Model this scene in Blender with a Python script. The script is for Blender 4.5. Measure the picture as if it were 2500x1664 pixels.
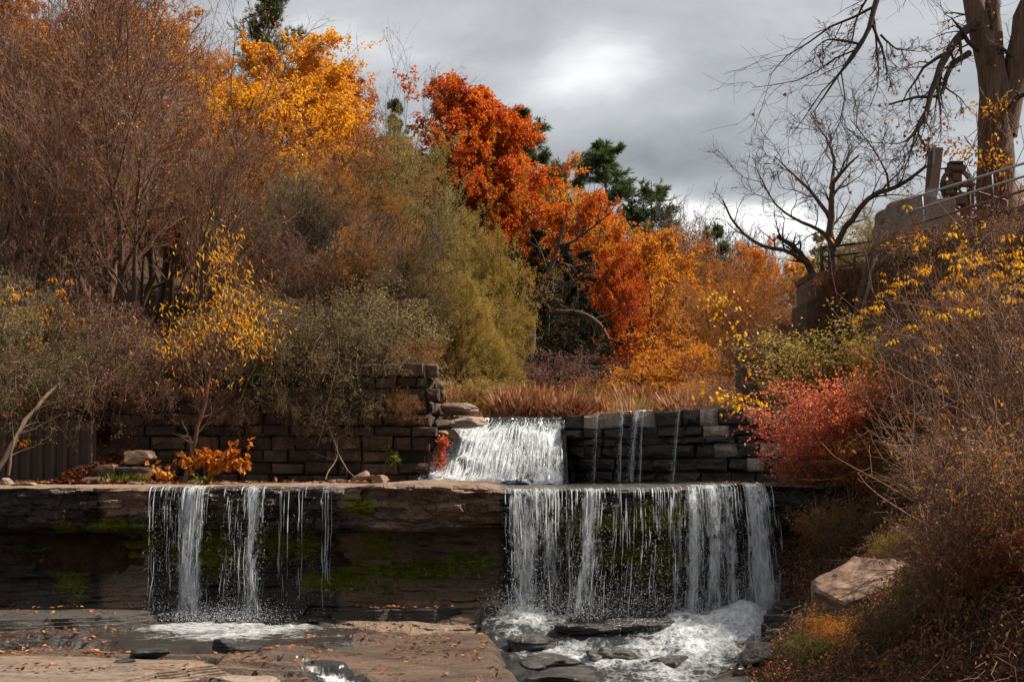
import bpy, math, random
import numpy as np

# ------------------------------------------------------------------ camera, world, sun, exposure
for o in list(bpy.data.objects): bpy.data.objects.remove(o)
scene = bpy.context.scene
col = scene.collection
F, HY, CX, CZ = 3472.2, 1140.0, 1250.0, 0.36      # 50 mm lens, photo pixels; horizon row; camera height above ledge
rng = np.random.default_rng(11)
random.seed(5)

cam_d = bpy.data.cameras.new('camera')
cam = bpy.data.objects.new('camera', cam_d); col.objects.link(cam)
cam.location = (0, 0, CZ); cam.rotation_euler = (math.pi/2, 0, 0)
cam_d.sensor_width = 36; cam_d.lens = 50; cam_d.shift_y = (HY-832)/2500
cam_d.clip_end = 3000; cam_d.clip_start = 0.1
scene.camera = cam

SUN_EL, SUN_AZ = math.radians(50), math.radians(74)   # azimuth from +Y towards +X: high on the right
world = bpy.data.worlds.new('World'); scene.world = world; world.use_nodes = True
def build_world():
    nt = world.node_tree; N = nt.nodes; L = nt.links; N.clear()
    out = N.new('ShaderNodeOutputWorld')
    sky = N.new('ShaderNodeTexSky'); sky.sky_type = 'NISHITA'; sky.sun_disc = False
    sky.sun_elevation = SUN_EL; sky.sun_rotation = SUN_AZ
    bg1 = N.new('ShaderNodeBackground'); bg1.inputs[1].default_value = 0.07
    L.new(sky.outputs[0], bg1.inputs[0])
    tc = N.new('ShaderNodeTexCoord')
    def noise(scale, det, rough, stretch, off=0.0, dist=0.0):
        m = N.new('ShaderNodeMapping'); m.inputs['Scale'].default_value = stretch; m.inputs['Location'].default_value = (off, off*1.7, off*.6)
        n = N.new('ShaderNodeTexNoise'); n.inputs['Scale'].default_value = scale; n.inputs['Detail'].default_value = det
        n.inputs['Roughness'].default_value = rough; n.inputs['Distortion'].default_value = dist
        L.new(tc.outputs['Generated'], m.inputs[0]); L.new(m.outputs[0], n.inputs[0]); return n
    def math_(op, a, b, clamp=False):
        m = N.new('ShaderNodeMath'); m.operation = op; m.use_clamp = clamp
        for i, s in enumerate((a, b)):
            if hasattr(s, 'links') or hasattr(s, 'is_linked'): L.new(s, m.inputs[i])
            else: m.inputs[i].default_value = s
        return m.outputs[0]
    n1 = noise(2.6, 5, .5, (1, 1, 2.6), 3.1, .15)
    n2 = noise(9.0, 8, .62, (1, 1, 2.6), 7.7, .4)
    nw = noise(5.0, 3, .5, (1, 1, 1.6), 1.3)
    # direction warped a little so that the large cloud masses have soft ragged rims
    wv = N.new('ShaderNodeVectorMath'); wv.operation = 'MULTIPLY_ADD'
    L.new(nw.outputs['Color'], wv.inputs[0]); wv.inputs[1].default_value = (.16,)*3; L.new(tc.outputs['Generated'], wv.inputs[2])
    base = math_('ADD', math_('MULTIPLY', n1.outputs[0], .62), math_('MULTIPLY', n2.outputs[0], .40))
    val = math_('ADD', base, -.15)
    def mass(px, py, rx, ry, amp):
        nonlocal val
        d = np.array([(px-CX)/F, 1.0, (HY-py)/F]); s = np.linalg.norm(d); d = d/s
        sub = N.new('ShaderNodeVectorMath'); sub.operation = 'SUBTRACT'; L.new(wv.outputs[0], sub.inputs[0])
        sub.inputs[1].default_value = tuple(d+.08)
        mul = N.new('ShaderNodeVectorMath'); mul.operation = 'MULTIPLY'; L.new(sub.outputs[0], mul.inputs[0])
        mul.inputs[1].default_value = (F*s/rx, F*s/max(rx, ry), F*s/ry)
        ln = N.new('ShaderNodeVectorMath'); ln.operation = 'LENGTH'; L.new(mul.outputs[0], ln.inputs[0])
        mr = N.new('ShaderNodeMapRange'); mr.interpolation_type = 'SMOOTHSTEP'
        mr.inputs[1].default_value = 0; mr.inputs[2].default_value = 1; mr.inputs[3].default_value = amp; mr.inputs[4].default_value = 0
        L.new(ln.outputs['Value'], mr.inputs[0]); val = math_('ADD', val, mr.outputs[0])
    mass(1490, 105, 330, 190, .22)
    mass(1700, 500, 300, 120, .75)
    mass(1900, 570, 380, 90, .20)
    mass(760, 60, 420, 180, .16)
    mass(1330, 250, 420, 120, .07)
    mass(1640, 410, 440, 120, -.27)
    mass(1300, 10, 380, 110, -.09)
    ramp = N.new('ShaderNodeValToRGB'); L.new(val, ramp.inputs[0])
    e = ramp.color_ramp.elements
    e[0].position = 0.12; e[0].color = (.195, .197, .20, 1)
    e[1].position = 0.86; e[1].color = (.92, .92, .90, 1)
    for p, c in ((.32, (.315, .32, .325, 1)), (.47, (.42, .425, .43, 1)), (.62, (.64, .64, .63, 1))):
        k = e.new(p); k.color = c
    bg2 = N.new('ShaderNodeBackground'); bg2.inputs[1].default_value = 0.70; L.new(ramp.outputs[0], bg2.inputs[0])
    mix = N.new('ShaderNodeMixShader'); mix.inputs[0].default_value = .90
    L.new(bg1.outputs[0], mix.inputs[1]); L.new(bg2.outputs[0], mix.inputs[2]); L.new(mix.outputs[0], out.inputs[0])
build_world()

sun_d = bpy.data.lights.new('sun', 'SUN'); sun_d.energy = 5.0; sun_d.angle = math.radians(1.2); sun_d.color = (1.0, .91, .78)
sun = bpy.data.objects.new('sun', sun_d); col.objects.link(sun)
_sd = (math.sin(SUN_AZ)*math.cos(SUN_EL), math.cos(SUN_AZ)*math.cos(SUN_EL), math.sin(SUN_EL))
from mathutils import Vector
sun.rotation_euler = Vector(_sd).to_track_quat('Z', 'Y').to_euler(); sun.location = (30, 20, 40)
scene.view_settings.view_transform = 'Standard'; scene.view_settings.look = 'None'
scene.view_settings.exposure = 1.12; scene.view_settings.gamma = 1.0
scene.view_settings.use_curve_mapping = False
scene.render.engine = 'CYCLES'
scene.cycles.max_bounces = 4; scene.cycles.diffuse_bounces = 2; scene.cycles.glossy_bounces = 1
scene.cycles.transmission_bounces = 4; scene.cycles.transparent_max_bounces = 12

# ------------------------------------------------------------------ helpers
def P(px, py, Y): return np.array([(px-CX)/F*Y, Y, CZ-(py-HY)/F*Y])
def XPX(X, Y): return CX+F*X/Y
def ss(a, b, x):
    t = np.clip((x-a)/(b-a+1e-12), 0, 1); return t*t*(3-2*t)
def _h(i, j, k, s):
    with np.errstate(over='ignore'):
        n = (i.astype(np.int64)*374761393 + j.astype(np.int64)*668265263 + k.astype(np.int64)*2147483647 + s*974634777) & 0xffffffff
        n = ((n ^ (n >> 13))*1274126177) & 0xffffffff
        n = n ^ (n >> 16)
    return (n & 0xffffff)/float(0xffffff)
def vn(x, y, z=0.0, s=0):
    x, y, z = np.broadcast_arrays(np.asarray(x, float), np.asarray(y, float), np.asarray(z, float))
    xi, yi, zi = np.floor(x), np.floor(y), np.floor(z)
    fx, fy, fz = x-xi, y-yi, z-zi
    fx, fy, fz = fx*fx*(3-2*fx), fy*fy*(3-2*fy), fz*fz*(3-2*fz)
    r = 0
    for a in (0, 1):
        for b in (0, 1):
            for c in (0, 1):
                r = r + _h(xi+a, yi+b, zi+c, s)*(fx if a else 1-fx)*(fy if b else 1-fy)*(fz if c else 1-fz)
    return r
def fbm(x, y, z=0.0, o=4, s=0, g=.5):
    r, a, t = 0, 1, 0
    for k in range(o):
        r = r + a*vn(x*2**k, y*2**k, np.asarray(z)*2**k, s+k*17); t += a; a *= g
    return r/t
def norm(v): return v/(np.linalg.norm(v, axis=-1, keepdims=True)+1e-9)

def mk(name, V, Q=None, T=None, attrs=None, smooth=True):
    me = bpy.data.meshes.new(name)
    V = np.asarray(V, np.float32); nq = 0 if Q is None else len(Q); nt_ = 0 if T is None else len(T)
    me.vertices.add(len(V)); me.vertices.foreach_set('co', V.ravel())
    loops = []; starts = []; 
    if nq: loops.append(np.asarray(Q, np.int32).ravel()); starts.append(np.arange(nq)*4)
    if nt_: loops.append(np.asarray(T, np.int32).ravel()); starts.append(nq*4+np.arange(nt_)*3)
    lp = np.concatenate(loops).astype(np.int32); st = np.concatenate(starts).astype(np.int32)
    me.loops.add(len(lp)); me.loops.foreach_set('vertex_index', lp)
    me.polygons.add(nq+nt_); me.polygons.foreach_set('loop_start', st)
    me.polygons.foreach_set('use_smooth', np.full(nq+nt_, smooth))
    for k, v in (attrs or {}).items():
        a = me.attributes.new(k, 'FLOAT', 'POINT'); a.data.foreach_set('value', np.asarray(v, np.float32).ravel())
    me.update(calc_edges=True); return me
class MB:
    """collects pieces of geometry for one mesh"""
    def __init__(s): s.V = []; s.Q = []; s.T = []; s.A = []; s.n = 0
    def add(s, V, Q=None, T=None, a=None):
        V = np.asarray(V, float); 
        s.V.append(V); s.A.append(np.zeros(len(V)) if a is None else np.broadcast_to(a, (len(V),)).astype(float))
        if Q is not None and len(Q): s.Q.append(np.asarray(Q)+s.n)
        if T is not None and len(T): s.T.append(np.asarray(T)+s.n)
        s.n += len(V); return s
    def mesh(s, name, smooth=True):
        return mk(name, np.concatenate(s.V), np.concatenate(s.Q) if s.Q else None, np.concatenate(s.T) if s.T else None, {'rnd': np.concatenate(s.A)}, smooth)
def add(name, me, mat=None, parent=None, loc=None, kind=None, label=None, cat=None, group=None):
    o = bpy.data.objects.new(name, me); col.objects.link(o)
    if mat is not None and me is not None:
        if not me.materials: me.materials.append(mat)
        elif me.materials[0] != mat: o.material_slots[0].link = 'OBJECT'; o.material_slots[0].material = mat
    if parent: o.parent = parent
    if loc is not None: o.location = loc
    tag(o, label, cat, group, kind); return o
def tag(o, label=None, cat=None, group=None, kind=None):
    if label: o['label'] = label
    if cat: o['category'] = cat
    if group: o['group'] = group
    if kind: o['kind'] = kind
    elif o.name.split('.')[0] in ('twigs', 'branches', 'foliage', 'crown', 'needles', 'water_drops', 'water_strands'): o['kind'] = 'stuff'
    return o
def thing(name, label, cat, loc=(0, 0, 0), rz=0, group=None):
    o = bpy.data.objects.new(name, None); o.empty_display_size = .2; col.objects.link(o)
    o.location = loc; o.rotation_euler = (0, 0, rz); return tag(o, label, cat, group)

def tubes(Pn, R, s=4, a=None):
    """polylines Pn[nb,np,3], radii R[nb,np] -> V, Q, attr"""
    nb, npt, _ = Pn.shape
    t = np.gradient(Pn, axis=1); t = norm(t)
    ref = norm(np.cross(t[:, npt//2], np.array([.31, .52, .79])))[:, None, :]
    n1 = norm(np.cross(t, np.cross(t, ref)) + 1e-6); n2 = np.cross(t, n1)
    th = np.arange(s)/s*2*math.pi
    V = Pn[:, :, None, :] + R[:, :, None, None]*(np.cos(th)[None, None, :, None]*n1[:, :, None, :]+np.sin(th)[None, None, :, None]*n2[:, :, None, :])
    idx = np.arange(nb*npt*s).reshape(nb, npt, s)
    i0 = idx[:, :-1, :]; i1 = idx[:, 1:, :]
    Q = np.stack([i0, np.roll(i0, -1, 2), np.roll(i1, -1, 2), i1], -1).reshape(-1, 4)
    at = np.repeat(rng.random(nb) if a is None else a, npt*s)
    return V.reshape(-1, 3), Q, at
def leaves(C, D, Nn, Ln, Wd, a=None, fold=.25, droop=.15):
    """folded leaf of four corners: base, side, tip, side"""
    n = len(C); D = norm(D); S = norm(np.cross(D, Nn)); U = np.cross(S, D)
    Ln = np.broadcast_to(Ln, (n,))[:, None]; Wd = np.broadcast_to(Wd, (n,))[:, None]
    b = C; m = C+D*Ln*.45; tip = C+D*Ln-U*Ln*droop
    V = np.stack([b, m+S*Wd*.5+U*Wd*fold, tip, m-S*Wd*.5+U*Wd*fold], 1).reshape(-1, 3)
    i = np.arange(n)[:, None]*4
    T = np.concatenate([i+np.array([[0, 1, 2]]), i+np.array([[0, 2, 3]])], 1).reshape(-1, 3)
    return V, T, np.repeat(rng.random(n) if a is None else a, 4)
def rdir(n, flat=1.0):
    v = rng.normal(size=(n, 3)); v[:, 2] *= flat; return norm(v)

def grow(P0, R0, specs):
    lv = [(np.asarray(P0, float), np.asarray(R0, float))]
    for s in specs:
        Pp, Rp = lv[s.get('from', -1)]; nb, npt, _ = Pp.shape; n = s['n']; tot = nb*n
        par = np.repeat(np.arange(nb), n)
        t0, t1 = s.get('t', (.25, 1.0))
        t = t0+(t1-t0)*((np.tile(np.arange(n), nb)+rng.random(tot))/n)
        if 'whorl' in s: t = t0+(t1-t0)*(np.floor((t-t0)/(t1-t0)*s['whorl'])+.12*rng.random(tot))/s['whorl']
        f = np.clip(t, 0, .999)*(npt-1); i0 = f.astype(int); fr = (f-i0)[:, None]
        A, B = Pp[par, i0], Pp[par, i0+1]
        pos = A*(1-fr)+B*fr; tan = norm(B-A)
        rad = Rp[par, i0]*(1-fr[:, 0])+Rp[par, i0+1]*fr[:, 0]
        plen = np.linalg.norm(np.diff(Pp, axis=1), axis=2).sum(1)[par]
        e1 = norm(np.cross(tan, rdir(tot))); 
        ang = np.radians(s['ang'])*(.75+.5*rng.random(tot))
        ang = ang*(1-s.get('close', 0)*t)
        d = norm(np.cos(ang)[:, None]*tan+np.sin(ang)[:, None]*e1)
        if 'flat' in s: d[:, 2] *= s['flat']; d = norm(d)
        Ls = s['len']*(plen if not s.get('abs') else 1.0)*(.65+.6*rng.random(tot))
        sh = s.get('shape')
        if sh is not None: Ls = Ls*np.interp(t, np.linspace(0, 1, len(sh)), sh)
        m = s.get('np', 4); pts = [pos]; st = (Ls/(m-1))[:, None]
        for k in range(1, m):
            d = norm(d+s.get('wand', .15)*rng.normal(size=(tot, 3))+np.array([0, 0, s.get('up', .05)]))
            pts.append(pts[-1]+d*st)
        Pn = np.stack(pts, 1)
        r0 = np.maximum(np.minimum(rad*s.get('rr', .6), s.get('rmax', 9)), s.get('rmin', .004))
        R = r0[:, None]*np.linspace(1, s.get('tip', .22), m)[None, :]
        R = np.maximum(R, s.get('rmin', .004)*.7)
        lv.append((Pn, R))
    return lv
def trunk(h, r, n=9, lean=(0, 0), wig=.03, stems=1, spread=.0, base=(0, 0, 0), tip=.15, flare=.25):
    Ps, Rs = [], []
    for k in range(stems):
        t = np.linspace(0, 1, n); a = 2*math.pi*k/max(stems, 1)+random.random()
        hh = h*(1 if k == 0 else .75+.25*random.random())
        w = np.cumsum(rng.normal(size=(n, 2))*wig*h/n**.5, 0); w[0] = 0
        x = base[0]+lean[0]*h*t**1.3+w[:, 0]+spread*h*math.cos(a)*t**.8*(stems > 1)+(r*.5*math.cos(a) if stems > 1 else 0)
        y = base[1]+lean[1]*h*t**1.3+w[:, 1]+spread*h*math.sin(a)*t**.8*(stems > 1)+(r*.5*math.sin(a) if stems > 1 else 0)
        Ps.append(np.stack([x, y, base[2]+hh*t-.35*(t == 0)], 1))
        rr = r*(1-t*(1-tip)); rr[0] *= 1+flare; Rs.append(rr*(1 if k == 0 else .8))
    return np.stack(Ps), np.stack(Rs)
def on(lv, k, t=(.2, 1.0)):
    """k points on every branch of a level -> positions, tangents"""
    Pp = lv[0]; nb, npt, _ = Pp.shape
    par = np.repeat(np.arange(nb), k); tt = t[0]+(t[1]-t[0])*rng.random(nb*k)
    f = np.clip(tt, 0, .999)*(npt-1); i = f.astype(int); fr = (f-i)[:, None]
    A, B = Pp[par, i], Pp[par, i+1]; return A*(1-fr)+B*fr, norm(B-A), par
def leafcloud(lv, k, L, W, sig=.06, flat=1.0, down=.3, t=(.2, 1.0), keep=1.0):
    C, Tn, par = on(lv, k, t); n = len(C)
    br = rng.random(lv[0].shape[0])[par]
    if keep < 1: m = rng.random(n) < keep; C, Tn, br = C[m], Tn[m], br[m]; n = len(C)
    C = C+rng.normal(size=(n, 3))*sig
    D = norm(Tn*.5+rdir(n)+np.array([0, 0, -down])); Nn = rdir(n, 1.0)+np.array([0, 0, flat*.8])
    sz = .65+.7*rng.random(n)
    return leaves(C, D, Nn, L*sz, W*sz, a=np.clip(.55*br+.45*rng.random(n), 0, 1))

# ------------------------------------------------------------------ materials
def newmat(name):
    m = bpy.data.materials.new(name); m.use_nodes = True; nt = m.node_tree; nt.nodes.clear()
    return m, nt.nodes, nt.links
def ramp(N, L, fac, stops, interp='LINEAR'):
    r = N.new('ShaderNodeValToRGB'); r.color_ramp.interpolation = interp
    e = r.color_ramp.elements
    while len(e) > 2: e.remove(e[-1])
    for i, (p, c) in enumerate(stops):
        k = e[i] if i < 2 else e.new(p)
        k.position = p; k.color = (*c, 1) if len(c) == 3 else c
    if fac is not None: L.new(fac, r.inputs[0])
    return r.outputs[0]
def tnoise(N, L, vec, scale, det=5, rough=.55, dist=0, stretch=None):
    if stretch is not None:
        m = N.new('ShaderNodeMapping'); m.inputs['Scale'].default_value = stretch; L.new(vec, m.inputs[0]); vec = m.outputs[0]
    n = N.new('ShaderNodeTexNoise'); n.inputs['Scale'].default_value = scale; n.inputs['Detail'].default_value = det
    n.inputs['Roughness'].default_value = rough; n.inputs['Distortion'].default_value = dist
    L.new(vec, n.inputs[0]); return n
def mth(N, L, op, a, b=0.0, c=None, clamp=False):
    m = N.new('ShaderNodeMath'); m.operation = op; m.use_clamp = clamp
    for i, s in enumerate((a, b) if c is None else (a, b, c)):
        if isinstance(s, (int, float)): m.inputs[i].default_value = s
        else: L.new(s, m.inputs[i])
    return m.outputs[0]
def mixc(N, L, fac, a, b, mode='MIX'):
    m = N.new('ShaderNodeMix'); m.data_type = 'RGBA'; m.blend_type = mode
    for s, i in ((fac, 0), (a, 6), (b, 7)):
        if isinstance(s, (int, float)): m.inputs[i].default_value = s
        elif isinstance(s, tuple): m.inputs[i].default_value = (*s, 1) if len(s) == 3 else s
        else: L.new(s, m.inputs[i])
    return m.outputs[2]
def attr(N, name):
    a = N.new('ShaderNodeAttribute'); a.attribute_name = name; return a.outputs['Fac']

def leaf_mat(name, stops, transl=.45, rough=.6, spec=.25):
    m, N, L = newmat(name)
    out = N.new('ShaderNodeOutputMaterial'); oi = N.new('ShaderNodeObjectInfo')
    c = ramp(N, L, attr(N, 'rnd'), stops)
    hs = N.new('ShaderNodeHueSaturation'); L.new(c, hs.inputs['Color'])
    L.new(mth(N, L, 'MULTIPLY_ADD', oi.outputs['Random'], .3, .85), hs.inputs['Value'])
    L.new(mth(N, L, 'MULTIPLY_ADD', oi.outputs['Random'], .016, .492), hs.inputs['Hue'])
    p = N.new('ShaderNodeBsdfPrincipled'); L.new(hs.outputs[0], p.inputs['Base Color'])
    p.inputs['Roughness'].default_value = rough; p.inputs['Specular IOR Level'].default_value = spec
    t = N.new('ShaderNodeBsdfTranslucent'); L.new(hs.outputs[0], t.inputs[0])
    mx = N.new('ShaderNodeMixShader'); mx.inputs[0].default_value = transl
    L.new(p.outputs[0], mx.inputs[1]); L.new(t.outputs[0], mx.inputs[2]); L.new(mx.outputs[0], out.inputs[0]); return m
def bark_mat(name, c0, c1, scale=9, bump=.5, stretch=(1, 1, .18), vary=.25, lichen=None):
    m, N, L = newmat(name)
    out = N.new('ShaderNodeOutputMaterial'); tc = N.new('ShaderNodeTexCoord').outputs['Object']
    n = tnoise(N, L, tc, scale, 6, .65, .3, stretch)
    c = ramp(N, L, n.outputs[0], [(.3, c0), (.72, c1)])
    c = mixc(N, L, mth(N, L, 'MULTIPLY', attr(N, 'rnd'), vary), c, tuple(min(1, k*1.9+.02) for k in c1))
    if lichen:
        n2 = tnoise(N, L, tc, 2.2, 4, .6)
        c = mixc(N, L, ramp(N, L, n2.outputs[0], [(.55, (0, 0, 0)), (.68, (.6, .6, .6))]), c, lichen)
    p = N.new('ShaderNodeBsdfPrincipled'); L.new(c, p.inputs['Base Color']); p.inputs['Roughness'].default_value = .85
    p.inputs['Specular IOR Level'].default_value = .2
    b = N.new('ShaderNodeBump'); b.inputs['Strength'].default_value = bump; b.inputs['Distance'].default_value = .04
    L.new(n.outputs[0], b.inputs['Height']); L.new(b.outputs[0], p.inputs['Normal'])
    L.new(p.outputs[0], out.inputs[0]); return m

def rock_mat(name, dry, dark, moss=(.17, .175, .016), wetcol=(.012, .011, .010), strat=(1, 1, 5), scale=2.4, bump=.8, rust=None, wet_rough=.2, obj=True, dist=.09, crack=(2.2, 2.2, 9), cs=1.0, ckw=0.0, dry_rough=.82):
    """rock of strata: attribute 'wet' darkens and polishes, 'moss' grows green, 'dry' is bleached"""
    m, N, L = newmat(name)
    out = N.new('ShaderNodeOutputMaterial'); tc = N.new('ShaderNodeTexCoord').outputs['Object']
    n1 = tnoise(N, L, tc, scale, 8, .62, .4, strat)
    n2 = tnoise(N, L, tc, scale*6, 6, .65, .2, (1, 1, 2.2))
    n3 = tnoise(N, L, tc, .9, 4, .55)
    c = ramp(N, L, n1.outputs[0], [(.28, dark), (.5, tuple((a+b)/2 for a, b in zip(dark, dry))), (.75, dry)])
    c = mixc(N, L, ramp(N, L, n3.outputs[0], [(.4, (0, 0, 0)), (.62, (.55, .55, .55))]), c, rust or tuple(k*.6 for k in dry))
    c = mixc(N, L, mth(N, L, 'MULTIPLY', ramp(N, L, n2.outputs[0], [(.35, (1, 1, 1)), (.55, (0, 0, 0))]), .5), c, tuple(k*.45 for k in dark))
    wet = attr(N, 'wet'); wv = mth(N, L, 'ADD', wet, mth(N, L, 'MULTIPLY_ADD', n1.outputs[0], .8, -.4))
    wv = mth(N, L, 'MULTIPLY', ramp(N, L, wv, [(.25, (0, 0, 0)), (.75, (1, 1, 1))]), ramp(N, L, wet, [(0, (0, 0, 0)), (.15, (1, 1, 1))]))
    wc = mixc(N, L, .82, c, wetcol)
    c = mixc(N, L, wv, c, wc)
    ms = attr(N, 'moss'); mv = mth(N, L, 'ADD', ms, mth(N, L, 'MULTIPLY_ADD', n2.outputs[0], 1.6, -.8))
    mv = mth(N, L, 'MULTIPLY', ramp(N, L, mv, [(.35, (0, 0, 0)), (.6, (1, 1, 1))]), ramp(N, L, ms, [(0, (0, 0, 0)), (.12, (1, 1, 1))]))
    mc = ramp(N, L, n2.outputs[0], [(.3, tuple(k*.4 for k in moss)), (.6, moss), (.75, tuple(k*1.7 for k in moss))])
    c = mixc(N, L, mv, c, mc)
    p = N.new('ShaderNodeBsdfPrincipled'); cin = p.inputs['Base Color']
    rg = mixc(N, L, wv, (dry_rough,)*3, (wet_rough,)*3); rg = mixc(N, L, mv, rg, (.9,)*3); L.new(rg, p.inputs['Roughness'])
    sp = mixc(N, L, wv, (.25,)*3, (.6,)*3); sp = mixc(N, L, mv, sp, (.08,)*3); L.new(sp, p.inputs['Specular IOR Level'])
    wv_ = N.new('ShaderNodeVectorMath'); wv_.operation = 'MULTIPLY_ADD'; L.new(n1.outputs['Color'], wv_.inputs[0]); wv_.inputs[1].default_value = (.5, .5, .16); L.new(tc, wv_.inputs[2])
    mp_ = N.new('ShaderNodeMapping'); mp_.inputs['Scale'].default_value = crack; L.new(wv_.outputs[0], mp_.inputs[0]); vo = N.new('ShaderNodeTexVoronoi'); vo.feature = 'DISTANCE_TO_EDGE'; vo.inputs['Scale'].default_value = cs; L.new(mp_.outputs[0], vo.inputs['Vector'])
    ck = ramp(N, L, vo.outputs['Distance'], [(0, (0, 0, 0)), (.10, (1, 1, 1))])
    n5 = tnoise(N, L, tc, scale*16, 5, .7, .3, (1, 1, 2.6)); hgt = mth(N, L, 'ADD', mth(N, L, 'ADD', n1.outputs[0], mth(N, L, 'MULTIPLY', n2.outputs[0], .6)), mth(N, L, 'MULTIPLY', n5.outputs[0], .28)); hgt = mth(N, L, 'ADD', hgt, mth(N, L, 'MULTIPLY', ck, .5*ckw)); L.new(mixc(N, L, mth(N, L, 'MULTIPLY_ADD', ck, -.7*ckw, .7*ckw), c, (.010, .008, .006)), cin)
    b = N.new('ShaderNodeBump'); b.inputs['Strength'].default_value = bump; b.inputs['Distance'].default_value = dist
    L.new(hgt, b.inputs['Height']); L.new(b.outputs[0], p.inputs['Normal'])
    L.new(p.outputs[0], out.inputs[0]); return m
def block_mat(name, stops, wet=False, patch=None, bump=.7, scale=3.0):
    """cut stone: each block its own tone by object random"""
    m, N, L = newmat(name)
    out = N.new('ShaderNodeOutputMaterial'); tc = N.new('ShaderNodeTexCoord').outputs['Object']; oi = N.new('ShaderNodeObjectInfo')
    av = N.new('ShaderNodeVectorMath'); av.operation = 'MULTIPLY_ADD'; L.new(oi.outputs['Random'], av.inputs[0]); av.inputs[1].default_value = (40, 27, 33); L.new(tc, av.inputs[2])
    n1 = tnoise(N, L, av.outputs[0], scale, 7, .65, .3); n2 = tnoise(N, L, av.outputs[0], scale*7, 5, .65); n4 = tnoise(N, L, av.outputs[0], 2.0, 4, .6, .4, (3, 1, .5))
    c = ramp(N, L, mth(N, L, 'ADD', mth(N, L, 'MULTIPLY', n1.outputs[0], .6), mth(N, L, 'MULTIPLY', oi.outputs['Random'], .45)), stops)
    c = mixc(N, L, ramp(N, L, n4.outputs[0], [(.45, (0, 0, 0)), (.65, (.6, .6, .6))]), c, patch or (.02, .017, .015))
    c = mixc(N, L, mth(N, L, 'MULTIPLY', ramp(N, L, n2.outputs[0], [(.38, (1, 1, 1)), (.55, (0, 0, 0))]), .4), c, (.015, .012, .01))
    p = N.new('ShaderNodeBsdfPrincipled'); L.new(c, p.inputs['Base Color'])
    p.inputs['Roughness'].default_value = .42 if wet else .85; p.inputs['Specular IOR Level'].default_value = .3 if wet else .2
    b = N.new('ShaderNodeBump'); b.inputs['Strength'].default_value = bump; b.inputs['Distance'].default_value = .05
    L.new(mth(N, L, 'ADD', n1.outputs[0], mth(N, L, 'MULTIPLY', n2.outputs[0], .35)), b.inputs['Height']); L.new(b.outputs[0], p.inputs['Normal'])
    L.new(p.outputs[0], out.inputs[0]); return m
def paint_mat(name, c, rough=.5, metal=0.0, rust=None, amt=.5, scale=6, stretch=(1, 1, 1), bump=.2):
    m, N, L = newmat(name)
    out = N.new('ShaderNodeOutputMaterial'); tc = N.new('ShaderNodeTexCoord').outputs['Object']
    n = tnoise(N, L, tc, scale, 7, .65, .3, stretch)
    cc = ramp(N, L, n.outputs[0], [(.3, tuple(k*.65 for k in c)), (.7, c)])
    if rust: cc = mixc(N, L, ramp(N, L, n.outputs[0], [(1-amt-.15, (0, 0, 0)), (1-amt+.1, (1, 1, 1))]), cc, rust)
    p = N.new('ShaderNodeBsdfPrincipled'); L.new(cc, p.inputs['Base Color']); p.inputs['Roughness'].default_value = rough; p.inputs['Metallic'].default_value = metal
    b = N.new('ShaderNodeBump'); b.inputs['Strength'].default_value = bump; b.inputs['Distance'].default_value = .02
    L.new(n.outputs[0], b.inputs['Height']); L.new(b.outputs[0], p.inputs['Normal']); L.new(p.outputs[0], out.inputs[0]); return m

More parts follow.
